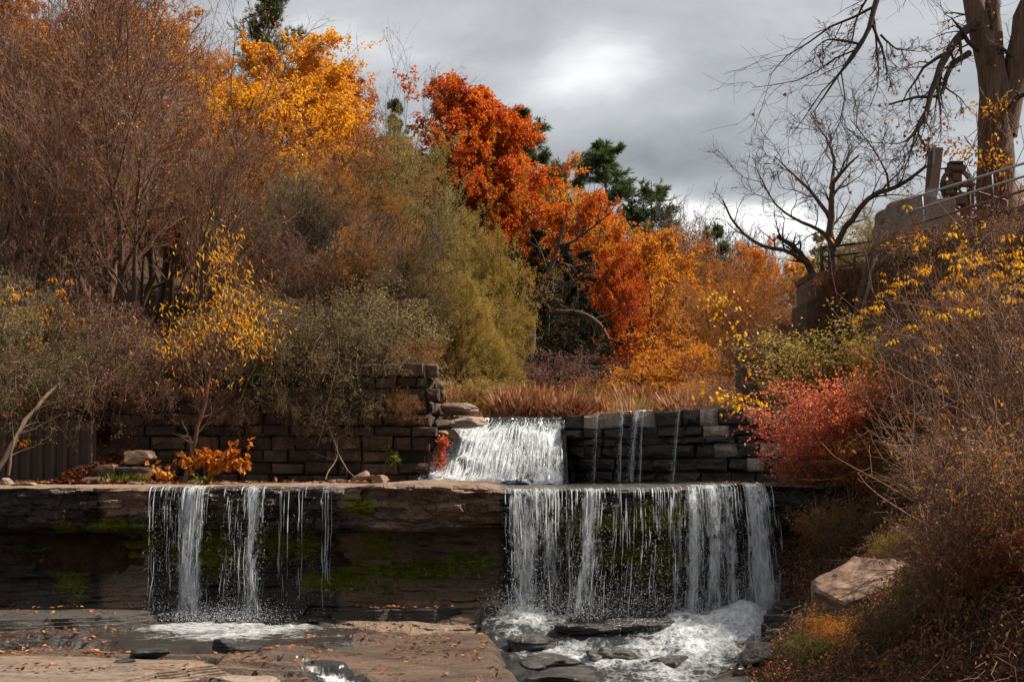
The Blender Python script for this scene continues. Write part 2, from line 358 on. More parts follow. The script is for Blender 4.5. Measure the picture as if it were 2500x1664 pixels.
def white_water(name, stretch=(9, 9, 2.2), thick=.5, under=None, scale=1.0, amax=1.0, soft=.55):
    """frothing water: lace of foam strands; between them nothing (falling sheet) or dark water (under)"""
    m, N, L = newmat(name)
    out = N.new('ShaderNodeOutputMaterial'); tc = N.new('ShaderNodeTexCoord').outputs['Object']
    w = tnoise(N, L, tc, 3.0*scale, 4, .6)
    av = N.new('ShaderNodeVectorMath'); av.operation = 'MULTIPLY_ADD'; L.new(w.outputs['Color'], av.inputs[0]); av.inputs[1].default_value = (.14, .14, .3); L.new(tc, av.inputs[2])
    mp = N.new('ShaderNodeMapping'); mp.inputs['Scale'].default_value = stretch; L.new(av.outputs[0], mp.inputs[0])
    def vor(sc):
        v = N.new('ShaderNodeTexVoronoi'); v.feature = 'DISTANCE_TO_EDGE'; v.inputs['Scale'].default_value = sc; L.new(mp.outputs[0], v.inputs['Vector']); return v.outputs['Distance']
    n1 = tnoise(N, L, tc, .55*scale, 6, .65, .3, stretch)
    n2 = tnoise(N, L, tc, 2.2*scale, 5, .7, .2, stretch)
    foam = attr(N, 'foam')
    e1 = mth(N, L, 'SUBTRACT', .22, vor(scale)); e2 = mth(N, L, 'SUBTRACT', .2, vor(2.3*scale))
    lace = mth(N, L, 'MAXIMUM', e1, mth(N, L, 'MULTIPLY', e2, .8))
    v = mth(N, L, 'MULTIPLY_ADD', lace, 1.5, mth(N, L, 'MULTIPLY_ADD', n1.outputs[0], 1.5, -.95))
    v = mth(N, L, 'ADD', v, mth(N, L, 'MULTIPLY_ADD', n2.outputs[0], .9, -.45))
    v = mth(N, L, 'ADD', v, mth(N, L, 'MULTIPLY_ADD', foam, 1.3, -1+thick))
    a = ramp(N, L, v, [(.05, (0, 0, 0)), (soft, (1, 1, 1))])
    a = mth(N, L, 'MULTIPLY', mth(N, L, 'MULTIPLY', a, amax), ramp(N, L, foam, [(0, (0, 0, 0)), (.1, (1, 1, 1))]))
    p = N.new('ShaderNodeBsdfPrincipled'); p.inputs['Base Color'].default_value = (.80, .83, .86, 1); p.inputs['Roughness'].default_value = .35
    p.inputs['Specular IOR Level'].default_value = .5
    t = N.new('ShaderNodeBsdfTranslucent'); t.inputs[0].default_value = (.8, .84, .87, 1)
    mw = N.new('ShaderNodeMixShader'); mw.inputs[0].default_value = .35; L.new(p.outputs[0], mw.inputs[1]); L.new(t.outputs[0], mw.inputs[2])
    b = N.new('ShaderNodeBump'); b.inputs['Strength'].default_value = .9; b.inputs['Distance'].default_value = .06
    L.new(v, b.inputs['Height']); L.new(b.outputs[0], p.inputs['Normal']); L.new(b.outputs[0], t.inputs['Normal'])
    if under is None:
        g = N.new('ShaderNodeBsdfTransparent')
        mx = N.new('ShaderNodeMixShader'); L.new(a, mx.inputs[0]); L.new(g.outputs[0], mx.inputs[1]); L.new(mw.outputs[0], mx.inputs[2])
    else:
        g = N.new('ShaderNodeBsdfPrincipled'); g.inputs['Base Color'].default_value = (*under, 1); g.inputs['Roughness'].default_value = .12; g.inputs['Specular IOR Level'].default_value = .5
        b2 = N.new('ShaderNodeBump'); b2.inputs['Strength'].default_value = .5; b2.inputs['Distance'].default_value = .05; L.new(n2.outputs[0], b2.inputs['Height']); L.new(b2.outputs[0], g.inputs['Normal'])
        mx = N.new('ShaderNodeMixShader'); L.new(a, mx.inputs[0]); L.new(g.outputs[0], mx.inputs[1]); L.new(mw.outputs[0], mx.inputs[2])
    L.new(mx.outputs[0], out.inputs[0]); return m
def drop_mat(name, alpha=.75):
    m, N, L = newmat(name); out = N.new('ShaderNodeOutputMaterial')
    p = N.new('ShaderNodeBsdfPrincipled'); p.inputs['Base Color'].default_value = (.80, .83, .86, 1); p.inputs['Roughness'].default_value = .15
    t = N.new('ShaderNodeBsdfTranslucent'); t.inputs[0].default_value = (.8, .84, .87, 1)
    mw = N.new('ShaderNodeMixShader'); mw.inputs[0].default_value = .4; L.new(p.outputs[0], mw.inputs[1]); L.new(t.outputs[0], mw.inputs[2])
    g = N.new('ShaderNodeBsdfTransparent'); mx = N.new('ShaderNodeMixShader'); mx.inputs[0].default_value = alpha
    L.new(g.outputs[0], mx.inputs[1]); L.new(mw.outputs[0], mx.inputs[2]); L.new(mx.outputs[0], out.inputs[0]); return m

M = {}
M['orange'] = leaf_mat('orange_leaf', [(0, (.28, .075, .008)), (.4, (.46, .14, .010)), (.75, (.60, .23, .015)), (1, (.66, .34, .03))])
M['gold'] = leaf_mat('gold_leaf', [(0, (.32, .10, .010)), (.35, (.54, .19, .012)), (.7, (.66, .29, .016)), (1, (.72, .40, .04))])
M['red'] = leaf_mat('red_orange_leaf', [(0, (.26, .042, .007)), (.4, (.46, .085, .007)), (.75, (.58, .14, .008)), (1, (.64, .22, .012))])
M['fire'] = leaf_mat('fire_orange_leaf', [(0, (.36, .055, .006)), (.4, (.56, .12, .007)), (.75, (.68, .19, .010)), (1, (.74, .27, .015))], .5)
M['rust'] = leaf_mat('rust_leaf', [(0, (.16, .06, .018)), (.5, (.30, .115, .022)), (1, (.44, .19, .03))])
M['olive'] = leaf_mat('olive_leaf', [(0, (.13, .10, .028)), (.4, (.23, .185, .055)), (.75, (.32, .265, .09)), (1, (.44, .37, .16))])
M['yolive'] = leaf_mat('yellow_olive_leaf', [(0, (.16, .105, .018)), (.4, (.28, .19, .03)), (.75, (.38, .27, .05)), (1, (.46, .36, .10))])
M['yellow'] = leaf_mat('yellow_leaf', [(0, (.46, .17, .008)), (.4, (.66, .30, .010)), (.8, (.76, .40, .016)), (1, (.80, .52, .06))])
M['green'] = leaf_mat('grey_green_leaf', [(0, (.06, .052, .020)), (.5, (.13, .095, .034)), (1, (.22, .165, .06))])
M['bright'] = leaf_mat('bright_green_leaf', [(0, (.05, .075, .012)), (.5, (.12, .15, .02)), (1, (.30, .28, .04))])
M['brown'] = leaf_mat('dead_leaf', [(0, (.06, .028, .016)), (.4, (.13, .055, .028)), (.75, (.22, .10, .05)), (1, (.34, .18, .10))], .15)
M['litter'] = leaf_mat('fallen_leaf', [(0, (.07, .022, .012)), (.5, (.16, .05, .02)), (.85, (.30, .10, .025)), (1, (.50, .20, .04))], .1)
M['scarlet'] = leaf_mat('scarlet_leaf', [(0, (.30, .04, .022)), (.4, (.56, .10, .05)), (.75, (.68, .19, .07)), (1, (.70, .32, .07))], .5)
M['purple'] = leaf_mat('purple_brown_leaf', [(0, (.06, .03, .025)), (.5, (.13, .06, .05)), (1, (.20, .10, .08))])
M['pine'] = leaf_mat('pine_needle', [(0, (.028, .042, .015)), (.5, (.062, .088, .028)), (1, (.12, .14, .045))], .3)
M['hemlock'] = leaf_mat('hemlock_needle', [(0, (.010, .014, .008)), (.6, (.020, .028, .012)), (1, (.035, .045, .018))], .15)
M['grass'] = leaf_mat('dry_grass_blade', [(0, (.26, .10, .045)), (.3, (.48, .24, .12)), (.6, (.55, .34, .18)), (.8, (.42, .36, .10)), (1, (.22, .26, .06))], .4)
M['sgrass'] = leaf_mat('fresh_grass_blade', [(0, (.05, .07, .012)), (.5, (.12, .14, .02)), (1, (.22, .19, .05))], .35)
M['bark'] = bark_mat('brown_bark', (.035, .022, .015), (.12, .078, .052))
M['twig'] = bark_mat('brown_twig', (.075, .036, .022), (.185, .098, .062), vary=.5)
M['dtwig'] = bark_mat('dark_twig', (.028, .020, .016), (.075, .052, .040), vary=.35)
M['gtwig'] = bark_mat('grey_twig', (.055, .032, .022), (.14, .088, .062), vary=.45)
M['pale'] = bark_mat('pale_bark', (.08, .055, .042), (.23, .17, .135))
M['bigbark'] = bark_mat('furrowed_bark', (.04, .025, .017), (.18, .112, .078), scale=14, bump=1.0, stretch=(1, 1, .12))
M['redbark'] = bark_mat('red_brown_bark', (.07, .03, .018), (.19, .085, .05))

# ------------------------------------------------------------------ terrain
def bank_x(Y): return np.interp(Y, [0, 12.5, 15.2, 16, 18, 20, 22, 25, 27, 31, 34, 40, 60, 100], [7, 6.2, 3.2, 2.85, 3.1, 3.4, 4.0, 4.95, 5.4, 5.9, 6.5, 7.5, 9, 14])
def ground_z(X, Y):
    X, Y = np.broadcast_arrays(np.asarray(X, float), np.asarray(Y, float))
    yd = 36-1.3*np.clip(X-1.2, 0, 4.8)
    z = np.where(Y < 26, -2.75, -.10)
    z = z+(1.5+.10)*ss(yd+.5, yd+.9, Y)*(Y > 30)
    z = z+np.maximum(0, Y-62)*.035
    # hill behind the left wall
    hl = 2.8+.16*np.maximum(0, -(X+4))+.045*np.maximum(0, Y-35)+np.minimum(.34*np.maximum(0, Y-50), 6.5)*ss(0, -12, X)+.5*(fbm(X*.25, Y*.25, 0, 3, 5)-.5)
    yf = np.interp(X, [-10.6, -10.4, -10.2, -8.9, -8.6], [33.25, 33.25, 31.9, 32.2, 34.5])
    ln = np.interp(X, [-10.6, -10.4, -10.2, -8.9, -8.6], [.25, .25, 3.2, 3.0, .3])
    wl = np.clip((Y-yf)/ln, 0, 1)*ss(-2.2, -3.4, X)
    wl = np.where(Y > 37, ss(-1.6+(Y-37)*.03, -5+(Y-37)*.03, X), wl)
    hl = np.where(X < -8.6, np.minimum(hl, 1.5+.42*np.maximum(0, Y-33.4)), hl)
    z = np.where(wl > 0, z*(1-wl)+np.maximum(hl, z)*wl, z)
    # bank on the right
    zb = np.interp(Y, [23.5, 25.5, 27, 35, 38], [-2.6, -.5, -.05, -.05, 1.5])
    sl = np.interp(Y, [16, 20, 24, 28, 32, 34, 40], [.72, .78, 1.0, 1.2, 2.2, 2.0, .9])
    hb = zb+sl*(X-bank_x(Y))+.45*(fbm(X*.6, Y*.6, 0, 4, 9)-.5)
    hb = np.where(hb > 5.0, 5.0+(hb-5.0)*.12, hb)
    hb = np.minimum(hb, 5.45+.02*X)
    return np.where(X > bank_x(Y)-.3, np.maximum(z, hb), z)
def gz(x, y): return float(ground_z(np.array([x]), np.array([y]))[0])

def grid(Xs, Ys, zf):
    X, Y = np.meshgrid(Xs, Ys); Z = zf(X, Y)
    V = np.stack([X, Y, Z], -1).reshape(-1, 3); ny, nx = X.shape
    i = np.arange(nx*ny).reshape(ny, nx)
    Q = np.stack([i[:-1, :-1], i[:-1, 1:], i[1:, 1:], i[1:, :-1]], -1).reshape(-1, 4)
    return V, Q
def soil_mat():
    m, N, L = newmat('leafy_soil'); out = N.new('ShaderNodeOutputMaterial'); tc = N.new('ShaderNodeTexCoord').outputs['Object']
    n1 = tnoise(N, L, tc, 5, 8, .7, .4); n2 = tnoise(N, L, tc, .5, 4, .6)
    v = N.new('ShaderNodeTexVoronoi'); v.inputs['Scale'].default_value = 16; L.new(tc, v.inputs['Vector'])
    c = ramp(N, L, n1.outputs[0], [(.3, (.018, .011, .008)), (.5, (.06, .03, .018)), (.7, (.13, .065, .035))])
    c = mixc(N, L, .35, c, v.outputs['Color'], 'MULTIPLY')
    c = mixc(N, L, ramp(N, L, n2.outputs[0], [(.5, (0, 0, 0)), (.65, (.5, .5, .5))]), c, (.05, .045, .018))
    p = N.new('ShaderNodeBsdfPrincipled'); L.new(c, p.inputs['Base Color']); p.inputs['Roughness'].default_value = .9; p.inputs['Specular IOR Level'].default_value = .15
    b = N.new('ShaderNodeBump'); b.inputs['Strength'].default_value = 1; b.inputs['Distance'].default_value = .08; L.new(n1.outputs[0], b.inputs['Height']); L.new(b.outputs[0], p.inputs['Normal'])
    L.new(p.outputs[0], out.inputs[0]); return m
M['soil'] = soil_mat()
Xs = np.concatenate([-np.geomspace(300, 17, 26), np.arange(-16.5, 14.01, .2), np.geomspace(14.5, 300, 26)])
Ys = np.concatenate([np.linspace(-20, 11, 12), np.arange(12, 41, .2), np.geomspace(41.3, 900, 60)])
V, Q = grid(Xs, Ys, ground_z)
add('ground', mk('ground', V, Q), M['soil'], kind='structure')

# ------------------------------------------------------------------ rock ledge that the creek falls over
def lip_y(X):
    b = np.interp(X, [-14, -6, -3, -2.2, -.4, .1, 3, 5.2, 7], [25.0, 25.0, 24.9, 24.6, 24.6, 24.75, 24.5, 24.7, 25.2])
    return b+.22*(fbm(X*1.1, 3.3, 0, 4, 21)-.5)+.10*(vn(X*5, .7, 0, 3)-.5)
def lip_z(X):
    return np.interp(X, [-14, -3.1, -2.2, -.6, -.1, 2, 4, 6], [-.01, -.01, .07, .05, -.05, -.03, .05, .06])+.03*(fbm(X*2, 1.1, 0, 3, 8)-.5)
PROF = np.array([(0, 0), (-.03, -.05), (.0, -.2), (.02, -.38), (.06, -.55), (.12, -.66), (.34, -.72), (.95, -.77), (1.22, -.90), (1.28, -1.2), (1.18, -1.48), (.95, -1.62), (.55, -1.76), (.1, -1.95), (-.5, -2.18), (-1.0, -2.34), (-1.7, -2.5)])
def build_ledge():
    nx = 900; Xs = np.linspace(-13.5, 6.6, nx); r = np.random.default_rng(3)
    arc = np.concatenate([[0], np.cumsum(np.linalg.norm(np.diff(PROF, axis=0), axis=1))]); nf = 215
    s = np.linspace(0, arc[-1], nf); off = np.interp(s, arc, PROF[:, 0]); pz = np.interp(s, arc, PROF[:, 1])
    topo = np.concatenate([np.linspace(11.6, 1.0, 26)[:-1], np.linspace(1.0, .02, 40)])
    off = np.concatenate([topo, off]); pz = np.concatenate([np.zeros(len(topo)), pz]); istop = (np.arange(len(off)) < len(topo))[:, None]
    X, O = np.meshgrid(Xs, off); _, Zp = np.meshgrid(Xs, pz)
    Yl = lip_y(X)
    uc = np.interp(X, [-14, -8, -6, -3, -1, 0, 4, 6], [.8, 1.0, .8, 1.0, 1.0, .75, .6, .5])*(.8+.4*fbm(X*.9, 2.0, 0, 3, 61))
    # the cap is thicker in some places than in others
    th_ = 1+.35*(fbm(X*.55, 9.1, 0, 3, 62)-.5)+.12*(fbm(X*2.5, 4.4, 0, 2, 63)-.5)
    Zq = np.where(Zp > -.9, Zp*np.interp(-Zp, [0, .7, .9], [1, 1, 1])*(1+(th_-1)*ss(-.9, -.6, Zp)*ss(0, -.3, Zp)), Zp)
    O2 = np.where((O > 0) & ~istop, O*uc, O)
    Z = Zq+lip_z(X)*np.clip(1+Zp/1.0, 0, 1)
    zz = Z+.05*np.sin(X*.55+1)+.05*(fbm(X*.9, 0, 0, 3, 4)-.5)
    # beds of uneven thickness; every bed is broken into blocks that stand proud or have fallen away
    d = np.zeros_like(X)
    for tmin, tmax, lmin, lmax, am, sd in ((.10, .24, .5, 1.6, .22, 1), (.045, .11, .2, .7, .13, 2), (.02, .045, .08, .3, .05, 3)):
        edges = -3+np.cumsum(tmin+(tmax-tmin)*r.random(120)); li = np.searchsorted(edges, zz.ravel()).reshape(zz.shape)
        ll = lmin+(lmax-lmin)*_h(li, li*0+5, li*0, sd*7); ph = _h(li, li*0+9, li*0, sd*7+1)*20
        bi = np.floor(X/ll+ph+.35*fbm(X*2, zz*4, 0, 2, 15+sd)); d = d+am*(_h(bi, li, li*0, sd*7+2)-.5)
        d = d+am*.35*(vn(X*3, li*3.7, 0, sd+20)-.5)
    d = d+.22*(fbm(X*1.3, Z*1.6, 0, 5, 31)-.5)+.05*(fbm(X*9, Z*12, 0, 3, 32)-.5)
    face = np.clip(-Zp/.04, 0, 1); low = np.interp(-Zp, [0, .1, .7, .95, 1.6, 2.4], [.7, 1, 1.1, .5, .7, 1.1])
    Yv = Yl+O2+d*face*low+istop*ss(.5, 0, O)*.10*(_h(np.floor(X*2.3+fbm(X*4, 1, 0, 2, 3)), np.floor(X*0), np.floor(X*0), 5)-.5)
    tz = (.06*(fbm(X*1.1, (Yl+O)*2.0, 0, 5, 12)-.5)+.07*(np.floor(fbm(X*.45, O*.6, 0, 4, 6)*9)/9-.5)+.02*(fbm(X*8, O*9, 0, 3, 13)-.5))*istop*ss(0, .35, O)
    Z = Z+tz+(.04*(fbm(X*3, (Yl+O)*3+Z*4, 0, 3, 41)-.5))*(~istop)
    px, py = XPX(X, Yv), HY-(Z-CZ)*F/Yv
    wet = np.zeros_like(X)
    def zone(c, rx, ry, a=1.0): return min(1.0, a*1.3)*np.clip(1.4-np.hypot((px-c[0])/rx, (py-c[1])/ry)+1.1*(fbm(X*3, Z*3, 0, 4, 95)-.5), 0, 1)
    wet = np.maximum(wet, np.clip(-(Z+.28+.5*(fbm(X*1.2, .5, 0, 3, 71)-.5))/.25, 0, 1)*np.where(Z < -.85, .26, .8))
    wet = np.maximum(wet, ss(340, 380, px)*ss(860, 800, px)*ss(3.4, 2.0, O)*.95)
    wet = np.maximum(wet, ss(1190, 1250, px)*1.0)
    wet = np.maximum(wet, ss(280, 230, px)*ss(1190, 1200, py)*.8*(~istop))
    wb = 70*(fbm(X*1.5, Z*3, 0, 4, 91)-.5); dz_ = ss(840, 930, px+wb)*ss(1235, 1195, px+wb)*ss(1345, 1285, py+wb); wet = wet*(1-.85*dz_)
    wet = wet*(1-.7*ss(235, 262, px+wb*.5)*ss(318, 290, px+wb*.5)*ss(1320, 1270, py+wb))
    moss = np.maximum.reduce([zone((165, 1360), 60, 85, 1.0), zone((270, 1320), 150, 45, .8), zone((500, 1350), 130, 60, .5), zone((880, 1235), 45, 30, .6), zone((700, 1330), 160, 50, .45),
        zone((1000, 1390), 180, 28, .6), zone((820, 1415), 110, 28, .65), zone((1150, 1370), 60, 30, .5), zone((1570, 1345), 120, 50, .9), zone((1440, 1300), 160, 70, .5), zone((1600, 1408), 70, 24, 1.0), zone((1620, 1270), 120, 60, .55), zone((920, 1330), 60, 60, .45)])*(~istop)
    V = np.stack([X, Yv, Z], -1).reshape(-1, 3); ny, nxx = X.shape; i = np.arange(nxx*ny).reshape(ny, nxx)
    Q = np.stack([i[:-1, :-1], i[1:, :-1], i[1:, 1:], i[:-1, 1:]], -1).reshape(-1, 4)
    global MOSSP
    mv_ = moss.ravel(); sel = np.where((mv_ > .45) & (np.random.default_rng(5).random(len(mv_)) < .35*mv_))[0]; MOSSP = V[sel]
    return mk('rock_ledge', V, Q, None, {'wet': wet, 'moss': moss}, smooth=False)
M['ledge'] = rock_mat('shale_ledge', (.36, .26, .19), (.07, .047, .034), rust=(.24, .135, .075), strat=(.8, .8, 4.5), scale=2.4, bump=1.0)
add('rock_ledge', build_ledge(), M['ledge'], kind='structure')

# ------------------------------------------------------------------ bed of flat slabs below the falls
POOLC = (-4.25, 22.85)
def chan(X, Y): return ss(-.12, .25, X-np.interp(Y, [15, 18, 21, 23.5, 25], [.3, .12, -.1, -.4, -.7]))
def bed_z(X, Y):
    a = fbm(X*.32+3, Y*.75, 0, 5, 51)
    st = a*9+.35*fbm(X*1.7, Y*1.7, 0, 3, 52)
    q = np.floor(st)+ss(.86, 1.0, st-np.floor(st))
    z = -2.40+.085*(q-4.5)+.03*(fbm(X*2.2, Y*4, 0, 4, 53)-.5)+.012*(fbm(X*9, Y*14, 0, 3, 57)-.5)
    z = z+.02*(fbm(X*3.5, Y*11, 0, 4, 58)-.5)-.05*np.clip(20.4-Y, 0, 1)*ss(-3.8, -3.2, X)*ss(-1.4, -2.2, X)
    e = np.hypot((X-POOLC[0])/2.0, (Y-POOLC[1])/1.55); z = z-.12*ss(1.15, .8, e)
    # rounded wet slab in the middle
    sl = ss(-3.0, -1.8, X-.25*(Y-20))*ss(.15, -.3, X-np.interp(Y, [15, 18, 21, 23.5, 25], [.3, .12, -.1, -.4, -.7]))*ss(23.6, 22.3, Y)
    z = z*(1-sl*.75)+(-2.29-.03*(22-Y)+.03*(fbm(X*1.2, Y*3.5, 0, 4, 61)-.5))*sl*.75
    z = z+.10*ss(23.2, 24.6, Y)*ss(-5.6, -6.4, X)+.12*ss(23.0, 24.6, Y)*ss(-3.0, -2.2, X)
    z = z-.13*np.clip(1.3-np.abs(X-np.interp(Y, [17, 18.2, 19.6], [-1.6, -1.94, -2.6]))/.3, 0, 1)*ss(19.8, 19.4, Y)
    c = chan(X, Y); z = z-.42*c
    c2 = ss(1.75, 2.6, X-(Y-18)*.32)*ss(22.5, 21, Y); z = z+.32*c2*(.5+.8*fbm(X*1.2, Y*2, 0, 3, 77))
    return z
Xb = np.linspace(-14, 6.6, 560); Yb = np.linspace(15.0, 25.9, 330)
V, Q = grid(Xb, Yb, bed_z); X, Y = V[:, 0], V[:, 1]
px = XPX(X, Y); py = HY-(V[:, 2]-CZ)*F/Y
wet = .40+.9*(fbm(X*.5, Y*1.2, 0, 4, 81)-.5)+.55*ss(21.3, 22.8, Y)
wet = np.maximum(wet, ss(1.35, 1.0, np.hypot((X-POOLC[0])/2.1, (Y-POOLC[1])/1.9)))
wet = np.maximum(wet, chan(X, Y)); wet = np.where((px > 860) & (py > 1540), np.minimum(wet, .42), wet)
add('stream_bed', mk('stream_bed', V, Q, None, {'wet': wet, 'moss': .0*wet}, smooth=False),
    rock_mat('wet_slab_rock', (.30, .19, .125), (.085, .052, .035), wetcol=(.018, .014, .011), dry_rough=.42, strat=(.8, 2.6, 3), scale=4.0, bump=1.0, wet_rough=.16, dist=.10, crack=(.5, 1.4, 3), cs=.6, ckw=.5), kind='structure')

# ------------------------------------------------------------------ boulders and loose slabs
def rock_mesh(name, size, seed, planes=16, rough=.06, sub=4, flat=1.0, wet=0.0, moss=0.0, strata=0.0):
    r = np.random.default_rng(seed)
    bm = bmesh.new(); bmesh.ops.create_icosphere(bm, subdivisions=sub, radius=1.0)
    V = np.array([v.co[:] for v in bm.verts]); T = np.array([[v.index for v in f.verts] for f in bm.faces]); bm.free()
    V = norm(V); n = norm(r.normal(size=(planes, 3))*np.array([1, 1, flat])); h = .62+.34*r.random(planes)
    n = np.concatenate([n, [[0, 0, 1], [0, 0, -1]]]); h = np.concatenate([h, [.7, .7]])
    dt = V@n.T; rad = np.where(dt > .05, h/np.maximum(dt, .05), 9).min(1)
    V = V*np.minimum(rad, 1.15)[:, None]
    V = V+norm(V)*(rough*(fbm(V[:, 0]*3+seed, V[:, 1]*3, V[:, 2]*3, 4, seed % 90)-.5)*2)[:, None]
    if strata: V[:, :2] *= (1+strata*(vn(np.floor(V[:, 2]*9), seed*.37, 0, 3)-.5))[:, None]
    V = V*np.array(size)*.5
    z0 = V[:, 2].min(); V[:, 2] -= z0
    w = np.full(len(V), wet); ms = np.full(len(V), moss)*np.clip(V[:, 2]/size[2], 0, 1)
    return mk(name, V, None, T, {'wet': w, 'moss': ms}, smooth=False)
import bmesh
M['boulder'] = rock_mat('brown_boulder', (.32, .21, .15), (.10, .062, .043), rust=(.26, .13, .07), strat=(1, 1, 1.6), scale=2.6, bump=.6, dist=.03)
M['paler'] = rock_mat('pale_rock', (.36, .28, .22), (.14, .10, .075), rust=(.24, .16, .11), strat=(.6, 1, 4), scale=2.6, bump=.7)
M['darkr'] = rock_mat('dark_wet_rock', (.12, .09, .07), (.03, .024, .02), strat=(.7, 1, 4), scale=2.6, bump=.8)
def rock(px, py, Y, wpx, hpx, depth, seed, mat, label, rz=0, tilt=(0, 0), z=None, name='boulder', cat='boulder', sink=.06, **k):
    """px, py: middle of the foot"""
    p = P(px, py, Y); s = Y/F; me = rock_mesh(name, (wpx*s, depth, hpx*s+sink), seed, **k)
    o = add(name, me, M[mat], None, (p[0], Y, (p[2] if z is None else z)-sink), label=label, cat=cat); o.rotation_euler = (tilt[0], tilt[1], rz); return o
rock(2150, 1495, 18.9, 285, 190, 1.3, 12, 'boulder', 'large flat-topped brown boulder leaning on the leafy bank beside the wide fall', rz=.3, tilt=(.3, -.45), planes=18, rough=.13, sub=5, sink=.12)
rock(228, 1182, 32.0, 62, 24, .5, 5, 'paler', 'squat grey stone on the ledge beside green weeds', z=0)
rock(15, 1186, 29.5, 34, 26, .4, 6, 'paler', 'small upright grey stone at the dead log on the ledge', z=0)
rock(55, 1190, 28.6, 60, 12, .6, 7, 'paler', 'low flat stone lying on the ledge below the rusty sheet piling', z=0)
rock(333, 1184, 31.5, 50, 9, .5, 8, 'paler', 'thin flat stone between green weeds and orange-leaved plant', z=0)
rock(885, 1178, 33.0, 52, 34, .45, 9, 'boulder', 'tilted angular stone propped at the foot of the block wall', z=0, tilt=(0, -.5))
rock(922, 1180, 33.1, 50, 30, .45, 10, 'boulder', 'rounded ochre-brown stone beside the tilted angular stone', z=0)
rock(775, 1181, 33.1, 50, 9, .5, 14, 'paler', 'thin low stone under hanging bare twigs at the wall foot', z=0)
rock(822, 1181, 33.2, 56, 14, .5, 15, 'paler', 'broad low grey stone at the wall foot left of the tilted stone', z=0)
rock(560, 1182, 32.4, 52, 6, .5, 16, 'paler', 'thin stone at the foot of the orange-leaved plant', z=0)
rock(340, 1128, 33.0, 84, 44, .7, 18, 'boulder', 'rough outcrop stone topping the leaf-strewn slope by the wall', moss=.35)
rock(330, 1172, 32.6, 110, 50, .8, 19, 'darkr', 'dark mossy outcrop stone low on the leaf-strewn slope', moss=.3)
rock(258, 1160, 32.4, 70, 40, .6, 20, 'boulder', 'brown stone half buried in fallen leaves on the slope', moss=.2)
# stacked rough stones at the head of the spillway
rock(1120, 1011, 35.3, 84, 38, .8, 31, 'paler', 'pale rough upper stone stacked beside the spillway head', strata=.1, planes=10, sink=.02)
rock(1138, 1044, 35.0, 112, 38, .9, 32, 'paler', 'pale rough lower stone stacked beside the spillway head', strata=.1, planes=10, sink=.02)
rock(1088, 1046, 34.8, 50, 34, .7, 33, 'darkr', 'dark square stone wedged under the pale stacked stones')
rock(1088, 1066, 34.7, 62, 28, .6, 34, 'boulder', 'brown stone under the pale stacked stones at the cascade edge')
rock(1225, 1037, 36.6, 70, 9, .5, 35, 'paler', 'thin flat stone at the weir edge before dry grass')
rock(1248, 1034, 37.0, 22, 11, .3, 36, 'boulder', 'small pinkish stone on the weir edge before dry grass')
# slabs of the bed
def slab(name, pts, z0, th, label, mat, seed, wet=.0, cat='rock slab', undul=.07, lay=5):
    """flat bed of layered rock with an irregular outline given in plan"""
    pts = np.array(pts); n = len(pts); r = np.random.default_rng(seed)
    m = 140; t = np.linspace(0, n, m, endpoint=False); i = t.astype(int); f = (t-i)[:, None]
    loop = pts[i % n]*(1-f)+pts[(i+1) % n]*f; c = loop.mean(0)
    loop = loop+norm(loop-c)*(.30*(fbm(t*1.2, seed, 0, 4, seed)-.5)+.14*(vn(t*4, seed, 0, 1)-.5))[:, None]
    rings = []
    for k in range(lay):
        rr = 1+.05-.028*k-.03*r.random()
        L_ = c+(loop-c)*rr+.03*(vn(t*3, k*9.1, 0, 2)[:, None]-.5)
        rings.append((L_, -th+k*th/lay+.002)); rings.append((L_*1.0, -th+(k+1)*th/lay-.003))
    V = []
    for L_, z in rings: V.append(np.column_stack([L_, np.full(m, z)+.02*(vn(L_[:, 0]*2, L_[:, 1]*2, 0, 4)-.5)]))
    K = 26
    for k in range(1, K+1):
        L_ = c+(rings[-1][0]-c)*(1-k/(K+.0))
        V.append(np.column_stack([L_, undul*(fbm(L_[:, 0]*1.1+seed, L_[:, 1]*3.2, 0, 5, seed)-.5)*ss(0, 3, k)+.01*ss(0, 1, k)]))
    R = len(V); V = np.concatenate(V); V[:, 2] += z0
    a = np.arange(R*m).reshape(R, m); Q = np.stack([a[:-1], np.roll(a[:-1], -1, 1), np.roll(a[1:], -1, 1), a[1:]], -1).reshape(-1, 4)
    me = mk(name, V, Q, None, {'wet': np.full(len(V), wet), 'moss': np.zeros(len(V))}, smooth=False)
    return add(name, me, M[mat], label=label, cat=cat)
M['slabd'] = rock_mat('pale_dry_slab', (.25, .185, .135), (.05, .036, .027), rust=(.16, .105, .075), strat=(.5, 2.6, 4), scale=2.2, bump=.8, dist=.04)
slab('rock_slab', [(-9, 16.2), (-9, 19.7), (-6.6, 19.85), (-5.2, 19.6), (-4.05, 19.35), (-3.85, 18.9), (-4.5, 18.2), (-5.0, 16.2)], -2.26, .16, 'pale dry layered slab with a dark pothole in front of the left fall', 'slabd', 3)
slab('rock_slab', [(-5.3, 16.2), (-4.6, 17.9), (-3.6, 18.5), (-2.9, 18.3), (-3.0, 16.2)], -2.33, .14, 'brown dry slab tucked against the pale layered slab', 'paler', 4)
